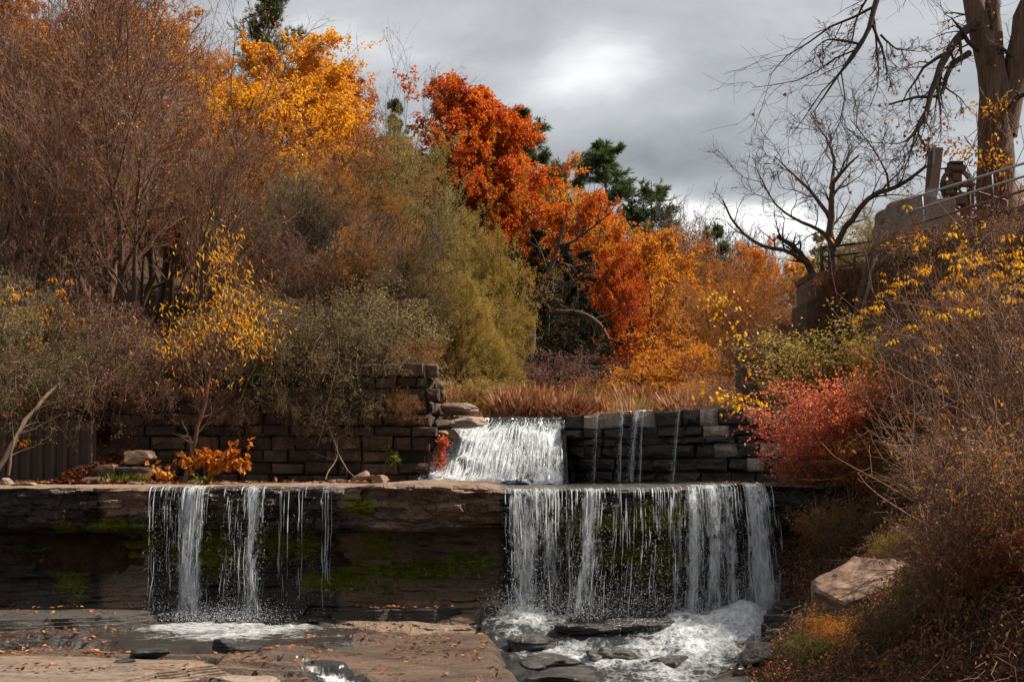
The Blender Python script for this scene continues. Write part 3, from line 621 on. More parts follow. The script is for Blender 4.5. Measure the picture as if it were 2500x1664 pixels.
# the rock shelf steps that rise from the bed under the ledge
slab('rock_slab', [(-13, 23.0), (-13, 25), (-6.0, 25.0), (-5.9, 24.1), (-6.6, 23.4), (-8.6, 22.8)], -2.10, .30, 'dark leaf-strewn rock shelf below the mossy overhang', 'darkr', 5, wet=.5)
slab('rock_slab', [(-3.1, 24.2), (-2.8, 25.4), (-.5, 25.4), (-.5, 24.5), (-1.3, 24.0), (-2.3, 23.9)], -2.06, .30, 'dark sloping shelf with weeds under the brown overhang', 'darkr', 6, wet=.45)
slab('rock_slab', [(4.0, 22.4), (4.3, 24.2), (5.6, 24.6), (5.9, 22.6), (5.0, 21.6)], -1.98, .6, 'black wet rock step between wide fall and leafy bank', 'darkr', 7, wet=.9)
slab('rock_slab', [(3.2, 19.9), (3.5, 21.8), (4.6, 22.2), (5.2, 20.6), (4.2, 19.4)], -2.28, .4, 'low dark rock step between foaming water and brown boulder', 'darkr', 8, wet=.7)
slab('rock_slab', [(2.2, 17.6), (2.45, 19.0), (3.6, 19.6), (4.3, 18.2), (3.0, 17.0)], -2.48, .3, 'dark slab with leaf litter at the foot of the bank', 'darkr', 9, wet=.6)
hole = add('pothole', rock_mesh('pothole', (.30, .34, .05), 44, planes=20, rough=.02, sub=3, wet=1.0), M['darkr'], None, (-5.2, 19.15, -2.255), label='dark round water-filled pothole in the pale dry slab', cat='pothole')
for k, (x, y, w, h, d, s, lb) in enumerate([(355, 1592, 110, 18, .5, 51, 'flat black wet rock with rounded end on the pool rim'), (545, 1572, 60, 26, .4, 52, 'small black wet rock splitting the pool outflow'),
        (610, 1582, 90, 14, .5, 53, 'thin black wet rock right of the pool outflow'), (1375, 1652, 170, 34, .9, 54, 'dark rock lapped by white water below the wide fall'), (1350, 1612, 150, 26, .8, 55, 'dark rock behind the lapped rock in the white water'), (1850, 1608, 80, 40, .5, 56, 'black angular rock beside the foaming water'), (1940, 1500, 100, 50, .6, 57, 'black wet rock wedged under the red shrub'), (1905, 1560, 70, 40, .5, 58, 'black wet rock at the right edge of the splash')]):
    Yk = 2.62*F/(y-HY) if y < 1600 and x < 700 else {1375: 19.0, 1350: 20.2, 1850: 19.6, 1940: 23.0, 1905: 21.6}[x]
    rock(x, y, Yk, w, h, d, s, 'darkr', lb, name='wet_rock', cat='rock', wet=.9, planes=12, strata=.12, sink=.1)

def wz(Y): return float(np.interp(Y, [15, 19, 21, 22.5, 23.4, 24.2, 24.5], [-2.95, -2.80, -2.66, -2.48, -2.30, -2.10, -2.06]))
for k, (x, Y_, w, h, d, s, lb) in enumerate([(1300, 22.6, 120, 46, .7, 61, 'black stepped rock where the left part of the wide fall lands'), (1440, 23.2, 170, 40, .7, 62, 'broad black rock step under the slanting stream of the wide fall'), (1575, 23.4, 190, 46, .7, 63, 'black mossy rock step behind the thin strands of the wide fall'), (1500, 22.0, 130, 36, .7, 64, 'dark rock splitting the white water in front of the wide fall'), (1340, 21.2, 110, 30, .7, 65, 'low black rock in the rapids beside the brown slab edge'), (1640, 21.6, 100, 30, .6, 66, 'small dark rock awash in the brightest foam')]):
    z_ = wz(Y_); rock(x, HY-(z_-CZ)*F/Y_, Y_, w, h, d, s, 'darkr', lb, name='wet_rock', cat='rock', wet=.95, planes=12, strata=.16, rough=.09, sink=.16)

# ------------------------------------------------------------------ walls of cut stone
def block_mesh(l, d, h, r):
    """chamfered rough-faced block; local x along the wall, -y outward, z up"""
    c = min(.045, h*.16)*(.6+1.0*r.random()); j = lambda s: r.normal(size=3)*s
    b = [(0, d, 0), (l, d, 0), (l, d, h), (0, d, h)]; m = [(0, c, 0), (l, c, 0), (l, c, h), (0, c, h)]; f = [(c, 0, c), (l-c, 0, c), (l-c, 0, h-c), (c, 0, h-c)]
    mid = [(l/2, -.01, c), (l-c, -.01, h/2), (l/2, -.01, h-c), (c, -.01, h/2), (l*(.35+.3*r.random()), -.035*r.random()-.01, h*(.35+.3*r.random()))]
    V = [np.array(v) for v in b]+[np.array(v)+j(.010) for v in m]+[np.array(v)+j(.020) for v in f]+[np.array(v)+j(.018) for v in mid]
    Q = [(0, 3, 2, 1)]+[(k, (k+1) % 4, 4+(k+1) % 4, 4+k) for k in range(4)]+[(4+0, 4+1, 12+0, 12+0)][:0]
    T = []
    for k in range(4):
        a, bb, mm = 8+k, 8+(k+1) % 4, 12+k
        A, B = 4+k, 4+(k+1) % 4
        T += [(A, B, mm), (A, mm, a), (B, bb, mm)]
        T += [(a, mm, 16), (mm, bb, 16)]
    return mk('block', np.array(V), Q, T, smooth=False)
def wall(root, A, B, rows, avg, mats, depth=.5, gap=.014, seed=0, step=None, miss=0.0):
    """rows: (z0, z1, u0, u1); blocks stand along A->B with the face to the right of travel"""
    r = np.random.default_rng(seed); A = np.array(A, float); B = np.array(B, float); u = (B-A)/np.linalg.norm(B-A); ang = math.atan2(u[1], u[0]); made = []
    for ri, (z0, z1, u0, u1) in enumerate(rows):
        x = u0+.0
        while x < u1-.05:
            l = avg*(.65+.8*r.random()); l = l if x+l < u1-.22 else u1-x
            if r.random() < miss and ri > 1: x += l; continue
            hh = z1-z0-gap-.03*r.random()**2
            me = block_mesh(l-gap*(1+2*r.random()), depth, hh, r)
            q = A+u*x; out = .12*(r.random()-.5)+(0 if step is None else step(ri, x))
            nrm = np.array([u[1], -u[0]])
            o = add('block', me, mats(ri, x, l, r), root, (q[0]+nrm[0]*out-root.location[0], q[1]+nrm[1]*out-root.location[1], z0-root.location[2]))
            o.rotation_euler = (.02*r.normal(), .01*r.normal(), ang+.025*r.normal()); made.append((o, ri, x, l)); x += l
    return made
def boxmesh(name, x0, x1, y0, y1, z0, z1):
    V = [(x, y, z) for z in (z0, z1) for y in (y0, y1) for x in (x0, x1)]
    return mk(name, V, [(0, 2, 3, 1), (4, 5, 7, 6), (0, 1, 5, 4), (2, 6, 7, 3), (0, 4, 6, 2), (1, 3, 7, 5)], smooth=False)
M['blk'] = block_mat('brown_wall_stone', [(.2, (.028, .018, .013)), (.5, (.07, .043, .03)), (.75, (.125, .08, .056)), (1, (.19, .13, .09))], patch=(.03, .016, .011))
M['blkw'] = block_mat('black_wet_stone', [(.2, (.010, .009, .008)), (.6, (.022, .019, .017)), (1, (.045, .038, .033))], wet=True)
M['blkd'] = block_mat('grey_dry_stone', [(.2, (.17, .14, .115)), (.6, (.32, .27, .225)), (1, (.42, .365, .32))], patch=(.09, .07, .055))
M['core'] = block_mat('dark_mortar_core', [(.2, (.008, .006, .005)), (1, (.03, .02, .015))])
lw = thing('stone_wall', 'brown cut-stone retaining wall under hanging shrubs beside the cascade', 'wall', (-9.6, 34, 0))
ry = [885, 917, 945, 975, 1008, 1038, 1063, 1098, 1128, 1156, 1184][::-1]
re_ = [1074, 1046, 1074, 1040, 1052, 1068, 1050, 1058, 1052, 1050][::-1]
zy = [P(0, y, 34)[2] for y in ry]; zy[0] = -.06
rows = [(zy[k], zy[k+1], 0 if k < 8 else 5.2, P(re_[k], 0, 34)[0]+9.6) for k in range(10)]
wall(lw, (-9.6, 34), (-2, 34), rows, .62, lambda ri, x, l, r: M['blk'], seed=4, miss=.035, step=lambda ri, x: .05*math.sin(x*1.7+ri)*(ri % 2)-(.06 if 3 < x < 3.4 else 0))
add('core', boxmesh('core', .02, 7.5, .12, .95, -.1, zy[-1]-.4), M['core'], lw)
# return side of the pier, facing the cascade
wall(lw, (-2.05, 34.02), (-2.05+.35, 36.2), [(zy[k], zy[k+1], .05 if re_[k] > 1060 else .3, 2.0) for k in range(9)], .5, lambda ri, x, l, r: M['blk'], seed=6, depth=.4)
dam = thing('stone_dam', 'black wet cut-stone dam wall with pale dry cap stones and trickling water', 'dam', (1.22, 35.9, 0))
DA, DB = np.array([1.22, 35.9]), np.array([5.9, 29.8]); DU = (DB-DA)/np.linalg.norm(DB-DA); DN = np.array([DU[1], -DU[0]]); DL = np.linalg.norm(DB-DA)
dz = [-.08, .27, .58, .89, 1.06, 1.30, 1.68]
drows = [(dz[k], dz[k+1], [.0, 0, 0, -.10, -.05, .12][k], DL) for k in range(6)]
def dmat(ri, x, l, r):
    if ri == 5: return M['blkd'] if (r.random() < .62 and x > .8) else M['blkw']
    if ri in (3, 4) and x > 3.6 and r.random() < .35: return M['blkd']
    return M['blkd'] if (x > 4.2 and r.random() < .18) else M['blkw']
wall(dam, DA, DB, drows, .66, dmat, seed=12, depth=.55)
def obox(name, A, u, n, l, y0, y1, z0, z1):
    V = [(*(A+u*a-n*b), z) for z in (z0, z1) for b in (y0, y1) for a in (0.05, l)]
    return mk(name, V, [(0, 2, 3, 1), (4, 5, 7, 6), (0, 1, 5, 4), (2, 6, 7, 3), (0, 4, 6, 2), (1, 3, 7, 5)], smooth=False)
add('core', obox('core', DA-DA, DU, DN, DL, .1, .9, -.1, 1.62), M['core'], dam)
# spillway of rough rock under the cascade
def spill_z(X, Y):
    t = np.clip((36.2-Y)/2.3, 0, 1); z = 1.60*(1-t)**.9+.02
    a = z/.55+1.8*fbm(X*.9, Y*.4, 0, 4, 3); st = (np.floor(a)+ss(.35, 1.0, a-np.floor(a))-a)*.55*.45+z-.03
    return st-.05+.10*(fbm(X*2, Y*2, 0, 4, 14)-.5)-.25*(Y > 36.2)
V, Q = grid(np.linspace(-2.3, 1.35, 90), np.linspace(33.6, 36.9, 90), spill_z)
add('spillway', mk('spillway', V, Q, None, {'wet': np.ones(len(V)), 'moss': np.zeros(len(V))}, smooth=False), M['darkr'], label='dark stepped rock spillway beneath the upper cascade', cat='spillway')
# abutment stones right of the dam, and piers of old concrete up the bank
M['conc'] = block_mat('weathered_concrete', [(.2, (.11, .085, .07)), (.5, (.22, .18, .15)), (1, (.34, .28, .235))], patch=(.17, .105, .07), bump=.5, scale=2.2)
M['concd'] = block_mat('dark_stained_concrete', [(.2, (.06, .044, .036)), (.6, (.14, .105, .085)), (1, (.22, .17, .14))], patch=(.16, .085, .03), bump=.5, scale=2.0)
def prism(name, poly, y0, y1, seed=0, jit=.02, rows=6):
    """outline in X,Z pushed from y0 to y1, edges chipped"""
    poly = np.array(poly, float); n = len(poly); m = 14; L_ = []
    for k in range(n):
        a, b = poly[k], poly[(k+1) % n]; t = np.linspace(0, 1, m, endpoint=False)[:, None]; L_.append(a*(1-t)+b*t)
    L_ = np.concatenate(L_); N_ = len(L_); c = L_.mean(0); t = np.arange(N_)
    rings = []; ys = [y0, y0, y0+.03]+list(np.linspace(y0+.03, y1, rows)[1:])+[y1]
    for k, y in enumerate(ys):
        s = .0 if k == 0 or k == len(ys)-1 else (.985 if k == 1 else 1)
        q = c+(L_-c)*s if s else np.repeat(c[None], N_, 0)
        q = q+jit*(np.stack([vn(L_[:, 0]*5, L_[:, 1]*5, y*3, seed+1), vn(L_[:, 0]*5+9, L_[:, 1]*5, y*3, seed+2)], 1)-.5)*(1 if s else 0)
        rings.append(np.column_stack([q[:, 0], np.full(N_, y), q[:, 1]]))
    V = np.concatenate(rings); R = len(rings); a = np.arange(R*N_).reshape(R, N_)
    Q = np.stack([a[:-1], np.roll(a[:-1], -1, 1), np.roll(a[1:], -1, 1), a[1:]], -1).reshape(-1, 4)
    return mk(name, V, Q, smooth=False)
def ppoly(pts, Y): return [(P(x, y, Y)[0], P(x, y, Y)[2]) for x, y in pts]
aw = thing('abutment_wall', 'low grey stone abutment wall right of the black dam, mossy at the joints', 'wall', (5.8, 29.6, 0))
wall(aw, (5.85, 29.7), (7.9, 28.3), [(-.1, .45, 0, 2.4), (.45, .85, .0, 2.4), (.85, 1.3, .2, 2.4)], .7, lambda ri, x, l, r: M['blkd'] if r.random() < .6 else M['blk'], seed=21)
Ya = 33.6
ab = thing('concrete_abutment', 'stepped dark concrete abutment with ochre stains under a pipe railing', 'abutment', tuple(P(2040, 800, Ya)*np.array([1, 1, 0])))
def at(o, me): 
    me.transform(__import__('mathutils').Matrix.Translation(-Vector(o.location))); return me
add('cap', at(ab, prism('cap', ppoly([(1972, 668), (2110, 655), (2160, 655), (2160, 676), (1974, 680)], Ya), Ya-.08, Ya+1.6, 1)), M['concd'], ab)
add('upper_course', at(ab, prism('upper_course', ppoly([(1977, 680), (2160, 676), (2160, 720), (2042, 722), (1978, 734)], Ya), Ya, Ya+1.6, 2)), M['concd'], ab)
add('lower_course', at(ab, prism('lower_course', ppoly([(1968, 736), (2045, 724), (2160, 722), (2160, 900), (1972, 900)], Ya), Ya-.06, Ya+1.7, 3)), M['concd'], ab)
add('concrete_pier', prism('concrete_pier', ppoly([(1810, 826), (1842, 818), (1868, 834), (1880, 900), (1900, 1100), (1815, 1100)], 32.6), 32.6, 33.5, 4, jit=.14), M['concd'], label='dark broken concrete pier among yellow-leaved branches above the dam', cat='pier')
add('concrete_block', prism('concrete_block', ppoly([(2172, 600), (2176, 497), (2196, 486), (2244, 479), (2330, 480), (2338, 510), (2350, 545), (2352, 640), (2172, 640)], 32.6), 32.6, 34.2, 5, jit=.14), M['conc'], label='weathered concrete block carrying the rusty gate hoist', cat='concrete block')
# side of the block that faces the creek is a little lower: old form-work board
kb = np.array([(9.0, 32.4, 5.62), (9.6, 31.2, 5.66), (10.3, 29.4, 5.66), (11.2, 27.2, 5.68)])
def strip(name, pts, w, h):
    pts = np.array(pts); d = np.gradient(pts, axis=0)[:, :2]; d = norm(d); n = np.column_stack([d[:, 1], -d[:, 0]])*w/2; V = []
    for q, m in zip(pts, n): V += [(q[0]-m[0], q[1]-m[1], q[2]-h), (q[0]+m[0], q[1]+m[1], q[2]-h), (q[0]+m[0], q[1]+m[1], q[2]), (q[0]-m[0], q[1]-m[1], q[2])]
    a = np.arange(len(pts)*4).reshape(-1, 4); Q = np.stack([a[:-1], np.roll(a[:-1], -1, 1), np.roll(a[1:], -1, 1), a[1:]], -1).reshape(-1, 4).tolist()+[(3, 2, 1, 0), tuple(a[-1])]
    return mk(name, V, Q, smooth=False)
t = np.linspace(0, 3, 40); kbs = np.stack([np.interp(t, range(4), kb[:, k]) for k in range(3)], 1); kbs[:, 2] += .05*(vn(t*4, 1, 0, 5)-.5); kbs[:, 0] += .06*(vn(t*5, 2, 0, 5)-.5)
add('concrete_kerb', strip('concrete_kerb', kbs, .3, .75), M['concd'], label='dark concrete kerb edging the walkway above the vine slope', cat='kerb')

# rusty sheet piling at the left end of the ledge
M['sheet'] = paint_mat('rusty_sheet_steel', (.085, .05, .032), .75, 0, (.035, .02, .014), .5, 5, (3, 3, .4))
sp = thing('sheet_piling', 'rust-brown corrugated sheet piling holding the left bank', 'sheet piling', (-11.9, 33.1, 0))
for k in range(12):
    w = .29; c = MB(); xs = np.array([0, .06, .10, .19, .23, .29]); ys = np.array([0, 0, -.07, -.07, 0, 0])
    top = 1.42+.03*rng.random()
    V = np.array([(x, y+b, z) for z in (-.12, top) for b in (0, .02) for x, y in zip(xs, ys)]); n = 6
    Q = []
    for i in range(5): Q += [(i, i+1, 12+i+1, 12+i), (6+i, 18+i, 18+i+1, 6+i+1), (12+i, 12+i+1, 18+i+1, 18+i)]
    add('sheet', mk('sheet', V, Q, smooth=False), M['sheet'], sp, (k*.285-1.2, .01*rng.normal(), 0))

# ------------------------------------------------------------------ water
M['fall'] = white_water('falling_water', (10, 6, 1.9), .26, amax=.70)
M['casc'] = white_water('cascade_water', (8, 2.6, 2.0), .50, under=(.022, .021, .020))
M['strm'] = white_water('stream_foam', (5, 4, 3), .46, soft=.85, under=(.022, .022, .022))
M['pool'] = white_water('pool_water', (4.2, 7, 3), .28, soft=1.0, under=(.030, .024, .019))
M['drop'] = drop_mat('water_drops', .5)
M['film'] = drop_mat('water_strands', .55)
G = 9.8
def octa(C, rx, rz):
    n = len(C); rx = np.broadcast_to(rx, (n,))[:, None]; rz = np.broadcast_to(rz, (n,))[:, None]
    d = np.array([(1, 0, 0), (0, 1, 0), (-.8, -.6, 0)]); V = [C+np.array([0, 0, 1])*rz]
    for k in d: V.append(C+k*rx)
    V.append(C-np.array([0, 0, 1])*rz); V = np.stack(V, 1).reshape(-1, 3); i = np.arange(n)[:, None]*5
    T = np.concatenate([i+np.array([t]) for t in ((0, 1, 2), (0, 2, 3), (0, 3, 1), (4, 2, 1), (4, 3, 2), (4, 1, 3))], 1).reshape(-1, 3)
    return V, T
def fall_object(label, prof, drift, yl, zl, zb, v0=.7, per=1.0, layers=3, cat='waterfall', cells=16, drip=0.0):
    """one waterfall: lacy sheets, strands and drops under a thing"""
    px0, px1 = prof[0][0], prof[-1][0]; Ym = float(np.mean(yl(np.array([P((px0+px1)/2, 0, 25)[0]]))))
    x0, x1 = (px0-CX)/F*Ym, (px1-CX)/F*Ym
    dens = lambda X: np.interp(CX+F*X/Ym, [p[0] for p in prof], [p[1] for p in prof])
    dr = (lambda X: np.interp(CX+F*X/Ym, [p[0] for p in drift], [p[1] for p in drift])*Ym/F) if drift else (lambda X: 0*X)
    root = thing('waterfall', label, cat, ((x0+x1)/2, Ym-.4, zb)); inv = -np.array(root.location); root['kind'] = 'structure'
    nv = 60; s = np.linspace(0, 1, nv)
    def path(X, s, v, off=0):
        z0, y0 = zl(X), yl(X); h = z0-zb
        lead = np.clip((.06-s)/.06, 0, 1)               # runs over the lip, then drops
        z = z0+.012-h*np.clip((s-.05)/.95, 0, 1)**1.0
        t = np.sqrt(2*np.maximum(z0-z, 0)/G)
        y = y0-.05-v*t-off+lead*.35
        return y, z+lead*.02
    for k in range(layers):
        nu = max(8, int((x1-x0)*cells)); Xu = np.linspace(x0, x1, nu); X, S = np.meshgrid(Xu, s)
        vv = v0*(.75+.25*k)*(.85+.4*vn(X*2.2, k*7.7, 0, 60+k)); Yv, Z = path(X, S, vv, .02*k)
        Xv = X+dr(X)*S**1.3+.16*S*(fbm(X*4.5, Z*1.6, 0, 3, 33)-.5)
        Yv = Yv+.05*S*(fbm(X*6, Z*3, k*5.1, 3, 19)-.5)
        st = fbm(X*7, Z*.35, k*9.0, 3, 29); d = dens(X)
        foam = np.clip(d*(1.05-.12*k)+(st-.5)*.55*np.sqrt(np.clip(d, 0, 1)), 0, 1)*np.interp(S, [0, .05, .12, .8, 1], [.75, .95, 1, .95, .8])
        foam = foam*ss(0, .04, d)
        V = np.stack([Xv, Yv, Z], -1).reshape(-1, 3)+inv; i = np.arange(nu*nv).reshape(nv, nu)
        Q = np.stack([i[:-1, :-1], i[:-1, 1:], i[1:, 1:], i[1:, :-1]], -1).reshape(-1, 4)
        add('water_sheet', mk('water_sheet', V, Q, None, {'foam': foam}), M['fall'], root)
    n = int(300*per*(x1-x0)); c = rng.random(n)*(x1-x0)+x0; c = c[rng.random(n) < dens(c)**1.4*(.2+1.3*vn(c*7, .5, 0, 8))]
    m = 20; X = np.repeat(c[:, None], m, 1); s0 = rng.random((len(c), 1))**1.3*.9; ln = .06+.5*rng.random((len(c), 1))**2.2; s0 = np.where(rng.random((len(c), 1)) < .22, 0, s0); dp = rng.random((len(c), 1)) < drip; s0 = np.where(dp, 0, s0); ln = np.where(dp, .7+.3*rng.random((len(c), 1)), ln); S = np.clip(s0+ln*np.linspace(0, 1, m)[None], 0, 1); U = np.linspace(0, 1, m)[None]
    sd = rng.random(len(c))[:, None]*99
    Yv, Z = path(X, S, (v0*(.6+.9*rng.random(len(c))))[:, None]*np.ones(m))
    X = X+dr(X)*S**1.3+.16*S*(fbm(X*4.5, Z*1.6, 0, 3, 33)-.5)+.03*(vn(sd, S*9, 0, 3)-.5)*np.sqrt(S)
    g = vn(sd+3, S*13, 0, 4); R = (.0035+.007*rng.random((len(c), 1))**1.5)*np.clip(2.4*g-.5, .08, 1.2)*(np.sin(math.pi*np.clip(U, .02, .98))**.5*np.where(s0 < .01, 1, 1))*(.75+.35*(s0 < .01))
    Yv = Yv+.05*S*(vn(sd+5, S*5, 0, 6)-.5); V, Q, A = tubes(np.stack([X, Yv, Z], -1), R, 3); add('water_strands', mk('water_strands', V+inv, Q), M['film'], root)
    n = int(5500*per*(x1-x0)); c = rng.random(n)*(x1-x0)+x0; c = c[rng.random(n) < (dens(c)*.95+.004)*(.3+1.2*vn(c*6, .5, 0, 18))]
    S = rng.random(len(c))**.6*.98+.02; Yv, Z = path(c, S, v0*(.3+1.4*rng.random(len(c))))
    C = np.stack([c+dr(c)*S**1.3+.16*S*(fbm(c*4.5, Z*1.6, 0, 3, 33)-.5)+rng.normal(size=len(c))*.022*(.3+S), Yv+rng.normal(size=len(c))*.04*S, Z], 1)
    r = .0014+.0034*rng.random(len(c))**2; V, T = octa(C+inv, r, r*(1.5+3*rng.random(len(c))))
    add('water_drops', mk('water_drops', V, None, T), M['drop'], root)
    return root
RP = [(1222, 0), (1240, .45), (1262, .85), (1292, .72), (1322, .5), (1340, .6), (1362, .62), (1380, .4), (1400, .58), (1420, .5), (1445, .92), (1470, .6), (1488, .25), (1500, .48), (1512, .16), (1534, .58), (1546, .16), (1562, .5), (1575, .25), (1600, .5), (1625, .4), (1645, .6), (1665, .45), (1688, .92), (1715, .68), (1740, .86), (1760, .6), (1775, .72), (1795, .45), (1806, .5), (1830, 1.0), (1862, .85), (1888, .32), (1905, 0)]
fall_object('wide white fall pouring over the right half of the rock ledge', RP, [(1222, 10), (1262, 12), (1400, -8), (1445, -40), (1500, -20), (1560, -10), (1690, -6), (1800, 8), (1830, 18), (1905, 14)], lip_y, lip_z, -2.25, .75, 1.25)
LP1 = [(362, 0), (380, .4), (396, .22), (412, .45), (440, .42), (466, .86), (500, .72), (514, .25), (530, .12), (540, 0)]
fall_object('left-hand stream of the twin fall over the mossy ledge', LP1, [(362, 4), (540, -4)], lip_y, lip_z, -2.25, .6, 1.0)
LP2 = [(545, 0), (556, .42), (575, .42), (600, .42), (622, .86), (645, .58), (656, .25), (668, .1), (672, 0)]
fall_object('right-hand stream of the twin fall over the mossy ledge', LP2, [(545, 0), (672, -6)], lip_y, lip_z, -2.25, .6, 1.0)
LP3 = [(676, 0), (690, .22), (700, .05), (708, .25), (716, .03), (728, .12), (732, .25), (738, .03), (756, .28), (764, .05), (784, .12), (798, .28), (810, .2), (822, 0)]
fall_object('row of thin dripping trickles beside the twin fall', LP3, None, lip_y, lip_z, -2.2, .35, .95, 1, drip=.75)
# upper cascade down the spillway
def cascade():
    nx, ny = 150, 150; root = thing('cascade', 'broad white upper cascade tumbling down the spillway', 'waterfall', (-.3, 34.5, 0)); root['kind'] = 'structure'; inv = -np.array(root.location)
    for k in range(2):
        u, v = np.meshgrid(np.linspace(0, 1, nx), np.linspace(0, 1, ny))
        Y = 36.9-3.05*v+.0*u; l = np.interp(v, [0, .25, .5, 1], [-1.5, -1.35, -1.75, -2.35])+.12*(fbm(v*6, 1, 0, 3, 2)-.5); r = np.interp(v, [0, 1], [1.28, 1.22])+.10*(fbm(v*7, 2, 0, 3, 2)-.5)
        X = l+(r-l)*u
        Z = spill_z(X, np.minimum(Y, 36.19))+.05+.05*k+.30*(fbm(X*2.2, Y*2.4, k*4.0, 5, 90+k)-.5)*ss(.22, .4, v)
        Z = np.where(Y > 36.19, 1.635+.015*k+.03*(fbm(X*3, Y*4, 0, 3, 3)-.5), Z)
        e = ss(0, .05, u)*ss(1.0, .985, u)
        lanes = fbm(X*2.3+2, Y*.5, 0, 4, 97)
        foam = np.clip(ss(.22, .42, v)*(.60+1.7*(lanes-.47))+.16, 0, 1)*e*(1 if k == 0 else .85)+.0
        foam = np.where(v > .9, np.clip(foam+.2, 0, 1), foam)
        V = np.stack([X, Y, Z], -1).reshape(-1, 3)+inv; i = np.arange(nx*ny).reshape(ny, nx)
        Q = np.stack([i[:-1, :-1], i[1:, :-1], i[1:, 1:], i[:-1, 1:]], -1).reshape(-1, 4)
        add('water_sheet', mk('water_sheet', V, Q, None, {'foam': foam}), M['casc'] if k == 0 else M['fall'], root)
    n = 420; m = 22; u0 = rng.random((n, 1)); s0 = .22+rng.random((n, 1))*.6; S = np.clip(s0+(.12+.3*rng.random((n, 1)))*np.linspace(0, 1, m)[None], 0, 1); l = np.interp(S, [0, .25, .5, 1], [-1.5, -1.35, -1.75, -2.35]); X = l+(1.22-l)*(u0+.03*(vn(u0*99, S*8, 0, 4)-.5)); Y = 36.9-3.05*S
    Z = spill_z(X, Y)+.06+.10*fbm(X*3, Y*3, 0, 3, 44)+.05*rng.random((n, 1)); R = (.006+.012*rng.random((n, 1)))*np.sin(math.pi*np.linspace(.03, .97, m))[None]*np.clip(2.2*vn(u0*50, S*14, 0, 7)-.3, .1, 1.2)
    V, Q, A = tubes(np.stack([X, Y, Z], -1), R, 3); add('water_strands', mk('water_strands', V+inv, Q), M['film'], root)
    n = 9000; v = .28+.72*rng.random(n); u = rng.random(n); l = np.interp(v, [0, .3, .6, 1], [-1.55, -1.55, -1.85, -2.3]); X = l+(1.24-l)*u; Y = 36.9-3.05*v
    Z = spill_z(X, Y)+.06+np.abs(rng.normal(size=n))*.11; r = .004+.008*rng.random(n)**2
    V, T = octa(np.stack([X, Y, Z], 1)+inv, r, r*1.4); add('water_drops', mk('water_drops', V, None, T), M['drop'], root)
cascade()
# trickles down the face of the dam
def dam_trickle(pxt, width, label, dens, slant=0):
    # where the ray through the lip meets the dam face
    k = (pxt-CX)/F; s = (k*DA[1]-DA[0])/(DU[0]-k*DU[1]); q = DA+DU*s
    root = thing('trickle', label, 'waterfall', (q[0], q[1], 0)); root['kind'] = 'structure'
    n = max(3, int(width/.02*dens)); m = 30; S = np.linspace(0, 1, m)[None].repeat(n, 0); sd = rng.random((n, 1))*50
    a = (rng.random((n, 1))-.5)*width; a = a+slant*S**1.2+.03*S*(vn(sd, S*6, 0, 2)-.5)
    o = .03+.16*np.sqrt(S)*(.8+.3*rng.random((n, 1)))-.25*np.clip(.05-S, 0, .05)/.05; z = 1.70-1.68*np.clip((S-.05)/.95, 0, 1)
    X = DU[0]*a+DN[0]*o; Y = DU[1]*a+DN[1]*o
    R = (.006+.007*rng.random((n, 1)))*np.clip(2.6*vn(sd+3, S*12, 0, 4)-.7, .05, 1.3)
    V, Q, A = tubes(np.stack([X, Y, z], -1), R, 3); add('water_strands', mk('water_strands', V, Q), M['film'], root)
    n = int(500*dens*(width+.12)/.15); S = rng.random(n); a = rng.normal(size=n)*(width*.35+.02)+slant*S**1.2; o = .05+.17*np.sqrt(S)+.03*rng.normal(size=n)
    r = .003+.005*rng.random(n)**2; V, T = octa(np.stack([DU[0]*a+DN[0]*o, DU[1]*a+DN[1]*o, 1.68-1.66*S], 1), r, r*2); add('water_drops', mk('water_drops', V, None, T), M['drop'], root)
dam_trickle(1466, .03, 'thin trickle on the dam beside the broken corner stones', .9, -.02)
dam_trickle(1526, .04, 'thin trickle on the dam next to the widest trickle', .9)
dam_trickle(1560, .13, 'widest trickle running down the dam face', 1.3, -.08)
dam_trickle(1577, .03, 'thin trickle clinging to the right of the widest trickle', .8)
dam_trickle(1664, .03, 'slanting trickle on the dam below yellow leaves', 1.2, -.10)
# flowing water below
def sheet_water(name, X, Y, Z, foam, mat, label=None):
    ny, nx = X.shape; V = np.stack([X, Y, Z], -1).reshape(-1, 3); i = np.arange(nx*ny).reshape(ny, nx)
    Q = np.stack([i[:-1, :-1], i[:-1, 1:], i[1:, 1:], i[1:, :-1]], -1).reshape(-1, 4)
    return add(name, mk(name, V, Q, None, {'foam': foam}), M[mat], kind='structure', label=label)
u, v = np.meshgrid(np.linspace(0, 1, 260), np.linspace(0, 1, 220)); Y = 24.5-9.3*v
l = np.interp(Y, [15, 18, 21, 23, 24.5], [.45, .22, -.05, -.5, -.5]); r = np.interp(Y, [15, 18, 19.5, 21.5, 24, 24.5], [2.6, 3.0, 3.3, 4.1, 4.55, 4.6])
X = l+(r-l)*u
Z = np.interp(Y, [15, 19, 21, 22.5, 23.4, 24.2, 24.5], [-2.95, -2.80, -2.66, -2.48, -2.30, -2.10, -2.06])
pl = lambda cx, cy, rx, ry: np.clip(1-np.hypot((X-cx)/rx, (Y-cy)/ry), 0, 1)
m1 = pl(3.1, 22.9, 1.5, 1.7); m2 = pl(.15, 23.6, .8, 1.0); m3 = pl(3.9, 23.6, .7, 1.0)
Z = Z+.22*m1+.12*m2+.30*m3+.20*(fbm(X*1.8, Y*1.6, 0, 5, 101)-.5)+.10*(fbm(X*5, Y*4, 0, 4, 102)-.5)
